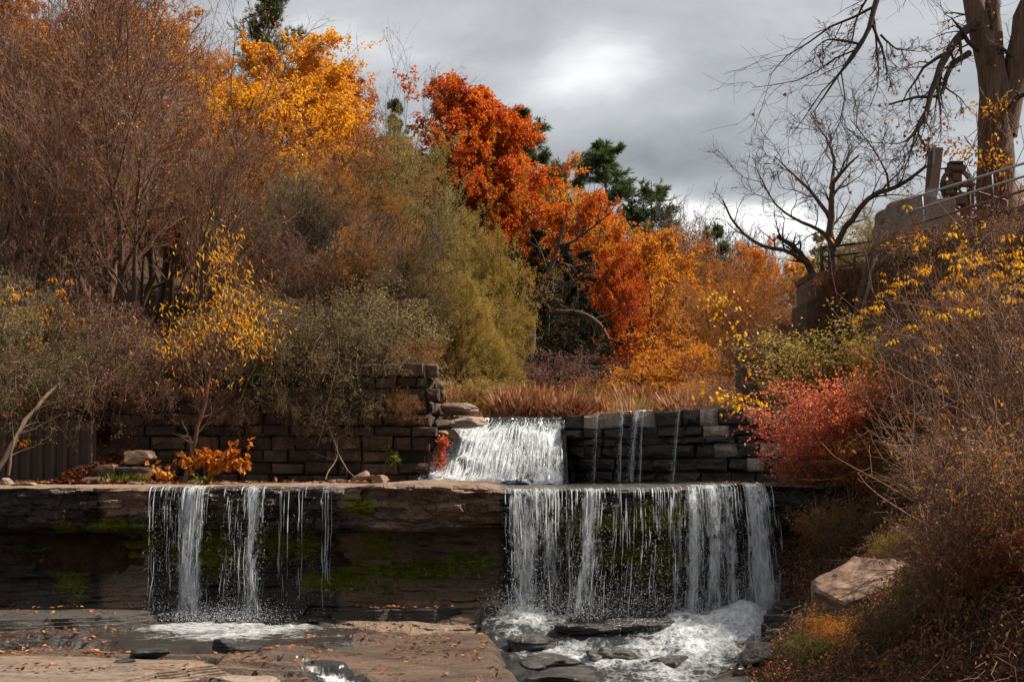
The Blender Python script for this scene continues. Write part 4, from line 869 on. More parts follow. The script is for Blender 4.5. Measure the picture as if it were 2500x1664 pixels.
foam = np.clip(.25+1.0*m1+.7*m2+.8*m3+.55*pl(2.3, 20.8, 1.6, 2.4)+.5*pl(1.0, 22.0, 1.2, 1.2)+.4*pl(.8, 18.6, .8, 1.6)+.7*(fbm(X*1.2, Y*.9, 0, 4, 103)-.5), 0, 1)
sheet_water('stream_water', X, Y, Z, foam, 'strm')
ru, au = np.meshgrid(np.linspace(0.01, 1, 110), np.linspace(0, 2*math.pi, 240)); er = .85+.3*fbm(np.cos(au)*1.6+5, np.sin(au)*1.6, 0, 4, 7)
Xp = POOLC[0]+np.cos(au)*ru*er*2.35; Yp = POOLC[1]+.1+np.sin(au)*ru*er*1.75
pl2 = lambda cx, cy, rx, ry: np.clip(1-np.hypot((Xp-cx)/rx, (Yp-cy)/ry), 0, 1)
fp = np.clip(1.25*pl2(-5.1, 23.9, 1.5, 1.1)+1.2*pl2(-4.2, 23.8, 1.3, 1.0)+.7*pl2(-4.4, 22.4, 1.9, 1.4)+.3*pl2(-3.0, 24.0, .9, .5)+.42*ss(21.2, 22.6, Yp)*ss(-2.4, -3.2, Xp)*(.3+1.2*fbm(Xp*1.5, Yp*3.5, 0, 4, 115)), 0, 1)
Zp = -2.335-.12*ss(.86, 1.0, ru)+.035*(fbm(Xp*3, Yp*3, 0, 4, 111)-.5)+.09*fp*fbm(Xp*4, Yp*4, 0, 3, 113)
sheet_water('pool_water', Xp, Yp, Zp, fp, 'pool')
Xs_, Ys_ = np.meshgrid(np.linspace(-3.0, -1.2, 70), np.linspace(17.0, 19.7, 80)); cxx = np.interp(Ys_, [17, 18.2, 19.6], [-1.6, -1.94, -2.6])
fs = np.clip(1.2-np.abs(Xs_-cxx)/.25, 0, 1)*.95*ss(19.7, 19.3, Ys_)
sheet_water('rill_water', Xs_, Ys_, bed_z(Xs_, Ys_)+.05*np.clip(1.5-np.abs(Xs_-cxx)/.3, 0, 1)-.02+.03*(fbm(Xs_*5, Ys_*5, 0, 3, 5)-.5), fs, 'casc')
# spray thrown up where the falls land
def spray(name, cl, n, label):
    C = []; tot = sum(c[3] for c in cl)
    for (px_, py_, Y_, w, sx, sz) in cl:
        k = int(n*w/tot); p = P(px_, py_, Y_); q = np.stack([p[0]+rng.normal(size=k)*sx, Y_+rng.normal(size=k)*.25, p[2]+np.abs(rng.normal(size=k))*sz], 1); C.append(q)
    C = np.concatenate(C); r = .002+.005*rng.random(len(C))**3; V, T = octa(C, r, r*1.3); return add(name, mk(name, V, None, T), M['drop'], kind='stuff', label=label, cat='spray')
spray('water_spray', [(1780, 1560, 23.3, 3, .55, .35), (1660, 1600, 22.6, 2, .5, .3), (1850, 1470, 23.8, 2, .22, .35), (1270, 1500, 23.8, 1.6, .3, .22), (1400, 1510, 23.5, 1.6, .5, .25), (1550, 1500, 23.8, 1.5, .5, .3), (1750, 1640, 21.5, 2, .7, .3), (1880, 1560, 23.2, .8, .2, .2)], 15000, 'fine white spray leaping where the wide fall lands')
spray('water_spray', [(480, 1515, 24.0, 2, .5, .14), (610, 1515, 24.0, 2, .4, .14), (540, 1540, 23.4, 1.5, .8, .05)], 5000, 'fine white spray above the pool under the twin fall')
def mist_mat():
    m, N, L = newmat('spray_mist'); out = N.new('ShaderNodeOutputMaterial'); v = N.new('ShaderNodeVolumePrincipled'); v.inputs['Color'].default_value = (.92, .95, .97, 1); v.inputs['Density'].default_value = .2
    L.new(v.outputs[0], out.inputs['Volume']); return m

M['mist'] = mist_mat()
def mist(label, spots):
    for (px_, py_, Y_, rx, ry, rz_) in spots:
        bm = bmesh.new(); bmesh.ops.create_icosphere(bm, subdivisions=3, radius=1); me = bpy.data.meshes.new('spray_mist'); bm.to_mesh(me); bm.free()
        o = add('spray_mist', me, M['mist'], None, tuple(P(px_, py_, Y_)), kind='stuff', label=label, cat='mist', group='mist at the foot of the falls'); o.scale = (rx, ry, rz_)
mist('thin white mist hanging where the falling water lands', [(1800, 1530, 23.2, .75, .5, .35), (1690, 1570, 22.8, .7, .5, .28), (1860, 1470, 23.7, .3, .3, .4), (1270, 1500, 23.7, .4, .35, .2), ])

# ------------------------------------------------------------------ vegetation: prototypes
def tube_mesh(name, lv, levels, sides):
    mb = MB()
    for k, s in zip(levels, sides):
        V, Q, A = tubes(lv[k][0], lv[k][1], s); mb.add(V, Q, None, A)
    return mb.mesh(name)
def leaf_mesh(name, *sets):
    mb = MB()
    for V, T, A in sets: mb.add(V, None, T, A)
    return mb.mesh(name, smooth=False)
class Proto:
    def __init__(s, parts):
        s.parts = parts; s.H = 0
        for n, me, mt in parts:
            co = np.empty(len(me.vertices)*3, np.float32); me.vertices.foreach_get('co', co); co = co.reshape(-1, 3)
            s.H = max(s.H, float(np.quantile(co[:, 2], .998))); 
def p_maple(H=16, k=26, L=.17, W=.13, spread=1.0, lean=(0, 0), sh=(1.1, 1.1, .85, .4), low=.22, bark='bark', n1=18, ang=50, sig=.09):
    P0, R0 = trunk(H*.9, H*.017, 10, lean, .02)
    lv = grow(P0, R0, [dict(n=n1, ang=ang, len=.42*spread, np=6, up=.09, wand=.14, t=(low, 1), shape=sh, rr=.5),
                       dict(n=8, ang=46, len=.46, np=5, up=.05, wand=.18, t=(.2, 1), rr=.55, rmin=.012),
                       dict(n=6, ang=50, len=.45, np=3, up=.0, wand=.2, t=(.2, 1), rr=.55, rmin=.008)])
    return Proto([('trunk', tube_mesh('trunk', lv, (0, 1), (8, 5)), M[bark]), ('branches', tube_mesh('branches', lv, (2, 3), (4, 3)), M['dtwig']),
                  ('crown', leaf_mesh('crown', leafcloud(lv[3], k, L, W, sig)), M['orange'])])
def p_feather(H=13, stems=2, k=16, L=.11, W=.045, spread=1.0, up=.06, droop=-.02, n=(14, 8, 6), keep=1.0, twig='twig', sig=.08):
    P0, R0 = trunk(H*.85, H*.014, 9, (0, 0), .03, stems, .10)
    lv = grow(P0, R0, [dict(n=n[0], ang=40, len=.45*spread, np=6, up=up, wand=.14, t=(.15, 1), shape=(1.1, 1.1, .9, .5), rr=.5),
                       dict(n=n[1], ang=38, len=.5, np=5, up=up*.6, wand=.16, t=(.2, 1), rr=.55, rmin=.011),
                       dict(n=n[2], ang=36, len=.55, np=4, up=droop, wand=.15, t=(.2, 1), rr=.6, rmin=.007)])
    return Proto([('trunk', tube_mesh('trunk', lv, (0, 1), (7, 5)), M['bark']), ('branches', tube_mesh('branches', lv, (2, 3), (4, 3)), M[twig]),
                  ('crown', leaf_mesh('crown', leafcloud(lv[3], k, L, W, sig, keep=keep)), M['olive'])])
def p_bare(H=16, stems=3, lean=(.08, 0), n=(11, 6, 5, 3), ang=(34, 34, 34, 32), up=.10, k=1, keep=.25, twig='twig', spread=.12, rm=.008, r=.015, l1=.5):
    P0, R0 = trunk(H*.82, H*r, 9, lean, .03, stems, spread)
    lv = grow(P0, R0, [dict(n=n[0], ang=ang[0], len=l1, np=7, up=up, wand=.10, t=(.12, 1), shape=(1, 1.1, .9, .6), rr=.5),
                       dict(n=n[1], ang=ang[1], len=.5, np=5, up=up*.7, wand=.12, t=(.15, 1), rr=.55, rmin=rm*1.6),
                       dict(n=n[2], ang=ang[2], len=.5, np=4, up=up*.5, wand=.13, t=(.15, 1), rr=.55, rmin=rm*1.15),
                       dict(n=n[3], ang=ang[3], len=.6, np=3, up=up*.3, wand=.14, t=(.1, 1), rr=.7, rmin=rm*.8)])
    parts = [('trunk', tube_mesh('trunk', lv, (0, 1), (8, 5)), M['bark']), ('branches', tube_mesh('branches', lv, (2, 3, 4), (4, 3, 3)), M[twig])]
    if k: parts.append(('crown', leaf_mesh('crown', leafcloud(lv[4], k, .13, .10, .05, keep=keep)), M['orange']))
    return Proto(parts)
def p_pine(H=20, n1=96, k=48, open_=1.0):
    P0, R0 = trunk(H, H*.012, 12, (0, 0), .012, tip=.08)
    lv = grow(P0, R0, [dict(n=n1, ang=78, close=.35, len=.25, np=6, up=.07, wand=.06, t=(.10, .995), whorl=max(10, n1//6), shape=(1.0, 1.05, .85, .62, .36, .07), rr=.35, rmax=.07),
                       dict(n=9, ang=42, len=.27, np=4, up=.05, wand=.10, t=(.3, 1), flat=.3, rr=.5, rmin=.012),
                       dict(n=3, ang=45, len=.5, np=3, up=.06, wand=.12, t=(.3, 1), rr=.5, rmin=.010)])
    def needles(l, kk):
        C, Tn, par = on(l, kk, (.2, 1.0)); n = len(C); br = rng.random(l[0].shape[0])[par]
        D = norm(Tn*.9+rdir(n)*.6+np.array([0, 0, .3])); return leaves(C, D, rdir(n), .28+.14*rng.random(n), .036, a=np.clip(.6*br+.4*rng.random(n), 0, 1), fold=.1, droop=0)
    return Proto([('trunk', tube_mesh('trunk', lv, (0,), (8,)), M['bark']), ('branches', tube_mesh('branches', lv, (1, 2, 3), (4, 3, 3)), M['dtwig']), ('needles', leaf_mesh('needles', needles(lv[3], k//4), needles(lv[2], k//3), needles(lv[1], k)), M['pine'])])
def p_hemlock(H=16):
    P0, R0 = trunk(H, H*.014, 10, (0, 0), .01, tip=.06)
    lv = grow(P0, R0, [dict(n=60, ang=88, close=.25, len=.26, np=5, up=-.05, wand=.08, t=(.08, .99), shape=(1.1, 1, .7, .35, .1), rr=.3, rmax=.06),
                       dict(n=9, ang=50, len=.4, np=3, up=-.06, wand=.1, t=(.15, 1), flat=.5, rr=.5, rmin=.012)])
    return Proto([('trunk', tube_mesh('trunk', lv, (0,), (8,)), M['bark']), ('branches', tube_mesh('branches', lv, (1, 2), (4, 3)), M['dtwig']), ('needles', leaf_mesh('needles', leafcloud(lv[2], 26, .22, .08, .08, flat=2)), M['hemlock'])])
def p_beech(H=5):
    P0, R0 = trunk(H*.8, .06, 8, (0, 0), .04, 3, .3)
    lv = grow(P0, R0, [dict(n=12, ang=65, len=.55, np=6, up=.0, wand=.12, t=(.12, 1), flat=.55, shape=(1.1, 1, .9, .7), rr=.5),
                       dict(n=9, ang=45, len=.42, np=4, up=-.02, wand=.1, t=(.15, 1), flat=.25, rr=.5, rmin=.006),
                       dict(n=4, ang=42, len=.45, np=3, up=-.03, wand=.1, t=(.2, 1), flat=.3, rr=.6, rmin=.004)])
    return Proto([('stems', tube_mesh('stems', lv, (0, 1), (6, 4)), M['bark']), ('branches', tube_mesh('branches', lv, (2, 3), (3, 3)), M['dtwig']), ('foliage', leaf_mesh('foliage', leafcloud(lv[3], 7, .10, .055, .03, flat=4, down=.15)), M['yellow'])])
def p_bush(H=2.4, stems=9, k=9, L=.07, W=.04, n=(8, 6), spread=.35, keep=1.0, twig='twig', up=.03, sig=.04, rm=.004):
    P0, R0 = trunk(H*.85, .018, 7, (0, 0), .08, stems, spread)
    lv = grow(P0, R0, [dict(n=n[0], ang=45, len=.45, np=5, up=up, wand=.16, t=(.1, 1), rr=.6, rmin=rm*1.5), dict(n=n[1], ang=45, len=.5, np=4, up=up*.3, wand=.18, t=(.15, 1), rr=.6, rmin=rm)])
    return Proto([('stems', tube_mesh('stems', lv, (0, 1), (5, 4)), M[twig]), ('twigs', tube_mesh('twigs', lv, (2,), (3,)), M[twig]), ('foliage', leaf_mesh('foliage', leafcloud(lv[2], k, L, W, sig, keep=keep), leafcloud(lv[1], k*2, L, W, sig, keep=keep)), M['green'])])
def p_arch(R=2.2, stems=14, k=7, L=.055, W=.034, n=(9, 6), keep=.75, twig='gtwig'):
    """scrambling shrub whose long canes arch over and hang"""
    m = 9; Ps, Rs = [], []
    for i in range(stems):
        a = -math.pi/2+rng.normal()*1.1; l = R*(.35+.65*rng.random()); rise = .2+.7*rng.random(); d = np.array([math.cos(a), math.sin(a), 0]); t = np.linspace(0, 1, m)[:, None]
        p = np.array([rng.normal()*.5, rng.normal()*.25, 0])+d*l*t*.8+np.array([0, 0, 1])*(rise*l*(1.6*t-2.3*t*t)); p = p+np.cumsum(rng.normal(size=(m, 3))*.085, 0)*(t > 0); Ps.append(p); Rs.append(np.linspace(.012, .005, m))
    lv = grow(np.stack(Ps), np.stack(Rs), [dict(n=n[0], ang=58, len=.34, np=6, up=-.02, wand=.32, t=(.05, 1), rr=.6, rmin=.005), dict(n=n[1], ang=55, len=.45, np=4, up=-.03, wand=.3, t=(.05, 1), rr=.6, rmin=.003)])
    return Proto([('canes', tube_mesh('canes', lv, (0, 1), (5, 3)), M[twig]), ('twigs', tube_mesh('twigs', lv, (2,), (3,)), M[twig]), ('foliage', leaf_mesh('foliage', leafcloud(lv[2], k, L, W, .05, keep=keep)), M['green'])])
def p_sapling(H=2.2, stems=1, clusters=10, leaf=.12, lean=(0, 0), n1=9, bare=True, per=6, twig='gtwig', broad=False, l1=.4, t0=.35, r=.014):
    P0, R0 = trunk(H*.92, r, 9, lean, .05, stems, .22)
    lv = grow(P0, R0, [dict(n=n1, ang=48, len=l1, np=6, up=.06, wand=.14, t=(t0, 1), rr=.6, rmin=.006), dict(n=4, ang=42, len=.45, np=4, up=.02, wand=.18, t=(.25, 1), rr=.6, rmin=.004)])
    mb = MB(); tips = np.concatenate([lv[2][0][:, -1], lv[1][0][:, -1], lv[0][0][:, -1]]); sel = rng.permutation(len(tips))[:clusters]
    for i in sel:
        c = tips[i]; kk = int(per*(.6+.8*rng.random()))
        az = rng.random()*6.28+np.arange(kk)*2.4; r = .03+leaf*.5*rng.random(kk)
        C = c+np.stack([np.cos(az)*r, np.sin(az)*r, rng.normal(size=kk)*.03], 1)
        D = np.stack([np.cos(az), np.sin(az), -.5-.7*rng.random(kk)], 1); N_ = np.stack([np.cos(az)*.6, np.sin(az)*.6, np.ones(kk)], 1)+.3*rng.normal(size=(kk, 3))
        sz = leaf*(.7+.5*rng.random(kk)); V, T, A = leaves(C, D, N_, sz, sz*(.62 if broad else .36), a=np.clip(rng.random()*.6+.4*rng.random(kk), 0, 1), fold=.22, droop=.3); mb.add(V, None, T, A)
    return Proto([('stem', tube_mesh('stem', lv, (0, 1), (6, 4)), M[twig]), ('twigs', tube_mesh('twigs', lv, (2,), (3,)), M[twig]), ('foliage', mb.mesh('foliage', smooth=False), M['yellow'])])
used = {}
def place(pr, name, px, ytop, Y, label, cat='tree', group=None, leaf=None, wx=1.0, rz=None, tilt=(0, 0), zb=None, twig=None, depth=None, bark=None):
    X = (px-CX)/F*Y; z0 = gz(X, Y)-.05 if zb is None else zb; zt = P(px, ytop, Y)[2]; s = max(.15, (zt-z0)/pr.H)
    o = thing(name, label, cat, (X, Y, z0), random.random()*6.28 if rz is None else rz, group); o.scale = (s*wx, s*(wx if depth is None else depth), s); o.rotation_euler[0], o.rotation_euler[1] = tilt
    for n, me, mt in pr.parts:
        m = mt
        if leaf and n in ('crown', 'needles', 'foliage'): m = M[leaf]
        if twig and n in ('branches', 'twigs', 'canes'): m = M[twig]
        if bark and n in ('trunk', 'stem', 'stems'): m = M[bark]
        add(n, me, m, o)
    return o
mapA = p_maple(); mapB = p_maple(spread=.85, sh=(.8, 1.1, 1.0, .5), k=24); mapN = p_maple(H=18, spread=.66, sh=(.9, 1.15, 1.1, .9, .5), ang=46, k=36, n1=36)
fea = p_feather(); feaB = p_feather(H=12, stems=3, k=10, keep=.8, L=.12, W=.07); wil = p_feather(H=14, stems=2, k=24, L=.12, W=.045, up=.08, droop=.02, n=(16, 9, 6)); wilB = p_feather(H=10, stems=3, k=26, L=.10, W=.042, up=.03, droop=-.06, spread=1.1, n=(13, 9, 6))
barA = p_bare(keep=.34, rm=.011, up=.07); barB = p_bare(stems=2, lean=(.18, -.02), ang=(40, 36, 32, 28), keep=.3, rm=.010, up=.06); barC = p_bare(H=14, stems=4, lean=(.14, 0), spread=.18, ang=(32, 30, 28, 26), k=1, keep=.18, rm=.010, up=.07); barF = p_bare(H=12, stems=3, n=(10, 6, 5, 3), k=0, twig='dtwig', rm=.012)
pinA = p_pine(); pinB = p_pine(H=16, n1=48); hem = p_hemlock(); bee = p_beech()

G1 = 'bare grey-brown trees crowding the left hillside'
BL = 'bare twiggy brown tree in the dense thicket above the left wall'
place(barA, 'bare_tree', 228, -330, 43, 'tall bare tree with thick red-brown trunk above the left wall', leaf='orange', bark='redbark', rz=.2)
for px_, yt, Y, pr, rz in [(40, -260, 45, barB, .4), (120, -120, 40.5, barC, 2.1), (330, -220, 47, barA, 3.6), (420, -60, 47, barB, .1), (-60, -100, 42, barA, 5.0), (300, 60, 41, barC, 4.2), (180, 180, 39, barB, 2.9), (480, 250, 42.5, barC, .5), (380, -30, 52, barB, 1.2), (30, 150, 38.5, barC, 1.7), (500, 90, 56, barA, .7)]:
    place(pr, 'bare_tree', px_, yt, Y, BL, 'tree', G1, leaf='orange' if rng.random() < .8 else 'red', rz=rz, wx=1.05)
place(barB, 'bare_tree', 905, 95, 62, 'bare tree whose dark upright twigs stand against the sky beside the orange maple', wx=.8, twig='dtwig', leaf='rust', rz=.0)
place(mapA, 'maple_tree', 680, 65, 54, 'tall golden-orange maple rising behind the bare thicket', leaf='gold', wx=1.1)
place(mapB, 'maple_tree', 575, 180, 50, 'yellow-orange maple glowing through bare twigs', leaf='yellow', wx=1.0)
place(mapA, 'maple_tree', 775, 130, 66, 'orange maple with loose top branch reaching over bare twigs', leaf='orange', wx=.85)
place(mapB, 'maple_tree', 640, 330, 52, 'low golden tree behind the willow-leaved sapling', leaf='gold', wx=1.0)
place(mapN, 'maple_tree', 845, 190, 92, 'small round bright orange treetop behind bare branches', leaf='red')
G2 = 'orange trees deep behind the bare thicket'
for px_, yt, Y, pr, lf in [(20, -40, 66, mapA, 'orange'), (150, 60, 62, mapB, 'gold'), (280, -80, 70, mapA, 'red'), (400, 30, 66, mapB, 'orange'), (500, 120, 72, mapA, 'gold'), (90, 300, 56, mapB, 'rust'), (330, 320, 58, mapA, 'rust'), (480, 400, 54, mapB, 'rust'), (-60, 250, 58, mapA, 'gold'), (230, 420, 55, mapB, 'orange')]:
    place(pr, 'maple_tree', px_, yt, Y, {'orange': 'orange', 'gold': 'golden', 'red': 'red-orange', 'rust': 'russet'}[lf]+' leafy tree half hidden deep behind the bare thicket', 'tree', lf+' trees deep behind the bare thicket', leaf=lf)
place(pinA, 'pine_tree', 655, -60, 82, 'dark pine top showing above the golden maple')
place(pinB, 'pine_tree', 955, 235, 96, 'small dark spruce-like tip behind the olive willow', wx=.8)
place(fea, 'locust_tree', 820, 300, 50, 'feathery orange-brown tree below the orange maple', leaf='rust', wx=1.1)
place(feaB, 'locust_tree', 740, 400, 46, 'feathery grey-green tree among dark bare stems', leaf='olive', wx=1.0, twig='dtwig')
place(fea, 'locust_tree', 915, 420, 45, 'russet thin-leaved tree with dark branches before the olive willow', leaf='rust', wx=1.15, twig='dtwig')
place(feaB, 'locust_tree', 870, 540, 42, 'low grey-brown tree with sparse russet leaves above the block wall', leaf='rust', wx=1.25, twig='twig')
place(feaB, 'locust_tree', 680, 560, 41, 'low brown twiggy tree right of the willow-leaved sapling', leaf='brown', wx=1.2, twig='twig')
place(wil, 'willow_tree', 985, 270, 54, 'tall olive-green willow left of the red maple', leaf='olive', wx=.9)
place(wil, 'willow_tree', 1065, 400, 51, 'olive willow leaning toward the red maple foot', leaf='olive', wx=.85, rz=2.2)
place(wilB, 'willow_tree', 1205, 515, 46, 'pale yellow-green willow overhanging the cascade grass', leaf='yolive', wx=.72)
place(wilB, 'willow_tree', 1130, 640, 42.5, 'olive willow bush above the stacked spillway stones', leaf='yolive', wx=1.0, rz=1.0)
place(wilB, 'willow_tree', 1215, 790, 43, 'low golden-olive willow beside the dark woods', leaf='yolive', wx=.9, rz=3.0)
place(wilB, 'willow_tree', 1010, 600, 41, 'grey-olive willow bush behind the wall pier', leaf='green', wx=1.0, rz=4.0)
place(barF, 'bare_tree', 720, 430, 43, 'dark-stemmed bare tree right of the golden sapling', wx=.9, rz=1.0)
place(barF, 'bare_tree', 830, 400, 43.5, 'dark-stemmed bare tree in front of the russet trees', wx=1.0, rz=3.3)
place(barF, 'bare_tree', 950, 520, 42, 'low dark bare tree leaning over the wall pier', wx=1.2, rz=5.1)
place(mapN, 'maple_tree', 1118, 180, 80, 'tallest red-orange maple standing against grey sky', leaf='fire', wx=1.15)
place(mapN, 'maple_tree', 1200, 275, 78, 'fiery orange maple beside the tallest red maple', leaf='fire', wx=.85, rz=1.1)
place(mapN, 'maple_tree', 1180, 330, 78, 'vivid orange maple low in front of the tallest red maple', leaf='orange', wx=.75, rz=2.1)
place(pinA, 'pine_tree', 1258, 255, 98, 'dark pine with reaching side boughs behind the fiery maple', wx=1.35)
place(pinA, 'pine_tree', 1478, 338, 108, 'tallest green pine standing in the gap of the treeline', wx=1.35, rz=2.0)
place(pinB, 'pine_tree', 1575, 440, 108, 'smaller green pine beside the tallest pine', wx=1.3)
place(pinB, 'pine_tree', 1412, 405, 112, 'short green pine left of the tallest pine', wx=.9, rz=1.0)
place(pinB, 'pine_tree', 1330, 350, 112, 'dark pine behind the yellow treetop', wx=1.0, rz=3.0)
place(mapB, 'maple_tree', 1365, 392, 104, 'yellow-orange treetop between the dark pines', leaf='gold', wx=.6)
place(mapB, 'maple_tree', 1290, 480, 80, 'yellow-green and orange tree before the pines', leaf='gold', wx=.8)
place(mapA, 'maple_tree', 1390, 462, 74, 'scarlet and orange maple with pale limbs over dark woods', leaf='red', wx=.85)
place(mapA, 'maple_tree', 1460, 545, 72, 'orange-brown oak right of the scarlet maple', leaf='orange', wx=.8, rz=2.4)
place(mapB, 'maple_tree', 1585, 560, 66, 'broad bright orange oak above the golden beech', leaf='orange', wx=1.05)
place(mapA, 'maple_tree', 1535, 600, 62, 'red-orange maple in front of the broad oak', leaf='red', wx=.8, rz=.9)
place(feaB, 'locust_tree', 1660, 540, 72, 'russet half-bare tree right of the broad oak', leaf='rust', wx=.9)
G3 = 'bare trees on the far skyline'
for px_, yt, Y in [(1665, 500, 100), (1710, 515, 96), (1620, 490, 104), (1795, 560, 98), (1760, 545, 102)]:
    place(barF, 'bare_tree', px_, yt, Y, 'small bare tree on the far skyline beside the broad oak', 'tree', G3, wx=.8)
place(pinB, 'pine_tree', 1745, 535, 92, 'small far pine above the orange thicket', wx=.9)
place(mapB, 'maple_tree', 1850, 585, 74, 'bright orange tree under the sky gap behind the leaning bare tree', leaf='orange', wx=.9)
place(mapA, 'maple_tree', 1935, 620, 70, 'orange tree behind the pipe railing', leaf='gold', wx=.8)
place(pinB, 'pine_tree', 1990, 560, 84, 'dim green pine behind the pipe railing', wx=.9)
place(fea, 'locust_tree', 1750, 650, 56, 'russet thicket tree between golden beech and abutment', leaf='rust', wx=1.1)
place(feaB, 'locust_tree', 1830, 660, 50, 'brown twiggy tree left of the abutment', leaf='rust', wx=1.1)
place(mapB, 'maple_tree', 1795, 690, 54, 'small gold-leaved tree above the yellow branches', leaf='gold', wx=.8)
place(feaB, 'locust_tree', 1910, 720, 44, 'thin brown tree at the abutment side', leaf='rust', wx=1.0)
place(feaB, 'locust_tree', 2120, 500, 58, 'pale olive thicket tree behind the concrete block', leaf='olive', wx=1.3)
place(feaB, 'locust_tree', 2230, 470, 62, 'brown thicket tree behind the gate hoist', leaf='yolive', wx=1.3)
place(feaB, 'locust_tree', 2440, 430, 50, 'thin russet tree behind the big trunk', leaf='rust', wx=1.2)
G4 = 'dark hemlocks in the shaded woods'
for px_, yt, Y in [(1255, 600, 68), (1310, 560, 66), (1370, 590, 64), (1430, 610, 70), (1490, 640, 66), (1340, 640, 60), (1410, 690, 58), (1275, 700, 58), (1550, 720, 66), (1460, 760, 56), (1180, 620, 70), (1620, 760, 70), (1100, 560, 74)]:
    place(hem, 'hemlock_tree', px_, yt, Y, 'dark hemlock in the shaded woods behind the meadow', 'tree', G4, wx=1.05)
G5 = 'russet trees filling the far woods'
for px_, yt, Y, pr, lf in [(700, 300, 88, mapA, 'rust'), (950, 330, 90, mapB, 'rust'), (1560, 560, 92, mapA, 'rust'), (1640, 600, 88, mapB, 'orange'), (1700, 620, 86, mapA, 'gold'), (1780, 640, 90, mapB, 'rust'), (2050, 600, 90, mapB, 'rust'), (2180, 590, 90, mapA, 'rust'), (560, 320, 90, mapB, 'rust'), (820, 260, 94, mapA, 'orange')]:
    place(pr, 'maple_tree', px_, yt, Y, 'russet tree filling the far woods behind the front rows', 'tree', G5, leaf=lf)
place(bee, 'beech_tree', 1640, 795, 46, 'golden layered beech spreading behind the black dam', leaf='gold', wx=1.15, rz=.4)
place(bee, 'beech_tree', 1560, 860, 44, 'smaller golden beech left of the layered beech', leaf='gold', wx=1.0, rz=2.0)
place(bee, 'beech_tree', 1700, 830, 44.5, 'golden beech right of the layered beech above the dam', leaf='gold', wx=1.0, rz=4.0)
buA = p_bush(); buB = p_bush(H=2.0, stems=12, k=5, L=.06, W=.035); buT = p_bush(H=2.2, stems=12, k=2, keep=.5, n=(9, 7), twig='twig')
place(buA, 'shrub', 1370, 838, 44, 'purple-brown shrub before the dark woods', 'shrub', leaf='purple', wx=1.5)
place(buA, 'shrub', 1440, 905, 43, 'low russet shrub at the meadow edge', 'shrub', leaf='rust', wx=1.4)
place(buA, 'shrub', 1330, 940, 40, 'small bright yellow shrub in the meadow', 'shrub', leaf='yellow', wx=1.1)
place(buA, 'shrub', 1415, 935, 41, 'yellow-green shrub in the meadow', 'shrub', leaf='bright', wx=.9)
place(buA, 'shrub', 1535, 950, 41, 'yellow shrub touching the golden beech', 'shrub', leaf='yellow', wx=1.3)
place(buB, 'shrub', 1200, 905, 40, 'olive shrub at the left of the meadow', 'shrub', leaf='yolive', wx=1.6)
place(buB, 'shrub', 1130, 900, 38.5, 'olive shrub just behind the pale stacked stones', 'shrub', leaf='yolive', wx=1.5)
place(buT, 'shrub', 1790, 870, 40, 'brown twiggy shrub behind the dam right end', 'shrub', leaf='rust', wx=1.8)
place(buT, 'shrub', 1740, 910, 37, 'twiggy shrub above the dam cap stones', 'shrub', leaf='rust', wx=1.5)

# leaning pale-barked tree by the dark woods
def tree_from(name, label, lines, specs, mats, leafset=None, cat='tree', group=None, loc=None):
    root = thing(name, label, cat, loc if loc is not None else tuple(lines[0][0][0])); inv = -np.array(root.location); m = 12; Ps, Rs = [], []
    for pts, r0, r1 in lines:
        pts = np.array(pts, float); t = np.linspace(0, len(pts)-1, m); 
        Ps.append(np.stack([np.interp(t, range(len(pts)), pts[:, k]) for k in range(3)], 1)); Rs.append(np.linspace(r0, r1, m))
    Pn = np.stack(Ps); 
    sm = Pn.copy(); sm[:, 1:-1] = (Pn[:, :-2]+2*Pn[:, 1:-1]+Pn[:, 2:])/4; sm[:, 1:-1] += rng.normal(size=sm[:, 1:-1].shape)*np.minimum(np.stack(Rs)[:, 1:-1, None]*.25, .03)
    lv = grow(sm+inv, np.stack(Rs), specs)
    for k in range(len(lines)):
        V, Q, A = tubes(lv[0][0][k:k+1], lv[0][1][k:k+1], 10); add('trunk' if k == 0 else 'limb', mk('limb', V, Q, None, {'rnd': A*.3}), mats[0], root)
    if len(lv) > 1: add('branches', tube_mesh('branches', lv, range(1, len(lv)), [5, 4, 3, 3][:len(lv)-1]), mats[1], root)
    if leafset: add('foliage', leaf_mesh('foliage', leafcloud(lv[-1], *leafset[1:5], keep=leafset[5])), leafset[0], root)
    return root
q = lambda x, y, Y: tuple(P(x, y, Y))
tree_from('pale_tree', 'leaning pale grey tree with crooked dead limbs before the dark woods', [
    ([q(1286, 900, 57), q(1292, 815, 57), q(1312, 735, 57), q(1345, 660, 57), q(1362, 600, 57), q(1385, 520, 57)], .24, .03),
    ([q(1330, 695, 57), q(1365, 640, 56.5), q(1400, 655, 56), q(1450, 640, 55.5)], .10, .03), ([q(1345, 760, 57), q(1365, 745, 56), q(1400, 690, 55.5), q(1440, 655, 55)], .09, .03),
    ([q(1362, 600, 57), q(1395, 590, 57), q(1440, 560, 57), q(1490, 520, 56)], .08, .02)], [dict(n=6, ang=45, len=.3, np=5, up=.03, wand=.25, rr=.5, rmin=.02), dict(n=5, ang=45, len=.5, np=4, up=.03, wand=.25, rr=.5, rmin=.012)], (M['bark'], M['dtwig']))
tree_from('fallen_branch', 'crooked bleached dead branch reaching across the dark woods', [([q(1345, 765, 55), q(1395, 760, 54.5), q(1440, 770, 54), q(1470, 795, 53.5), q(1488, 830, 53.2)], .12, .05), ([q(1455, 778, 54), q(1490, 770, 53.8), q(1520, 745, 53.5)], .06, .02)], [dict(n=4, ang=50, len=.25, np=4, up=-.05, wand=.2, rr=.4, rmin=.012)], (M['bark'], M['gtwig']), cat='branch')

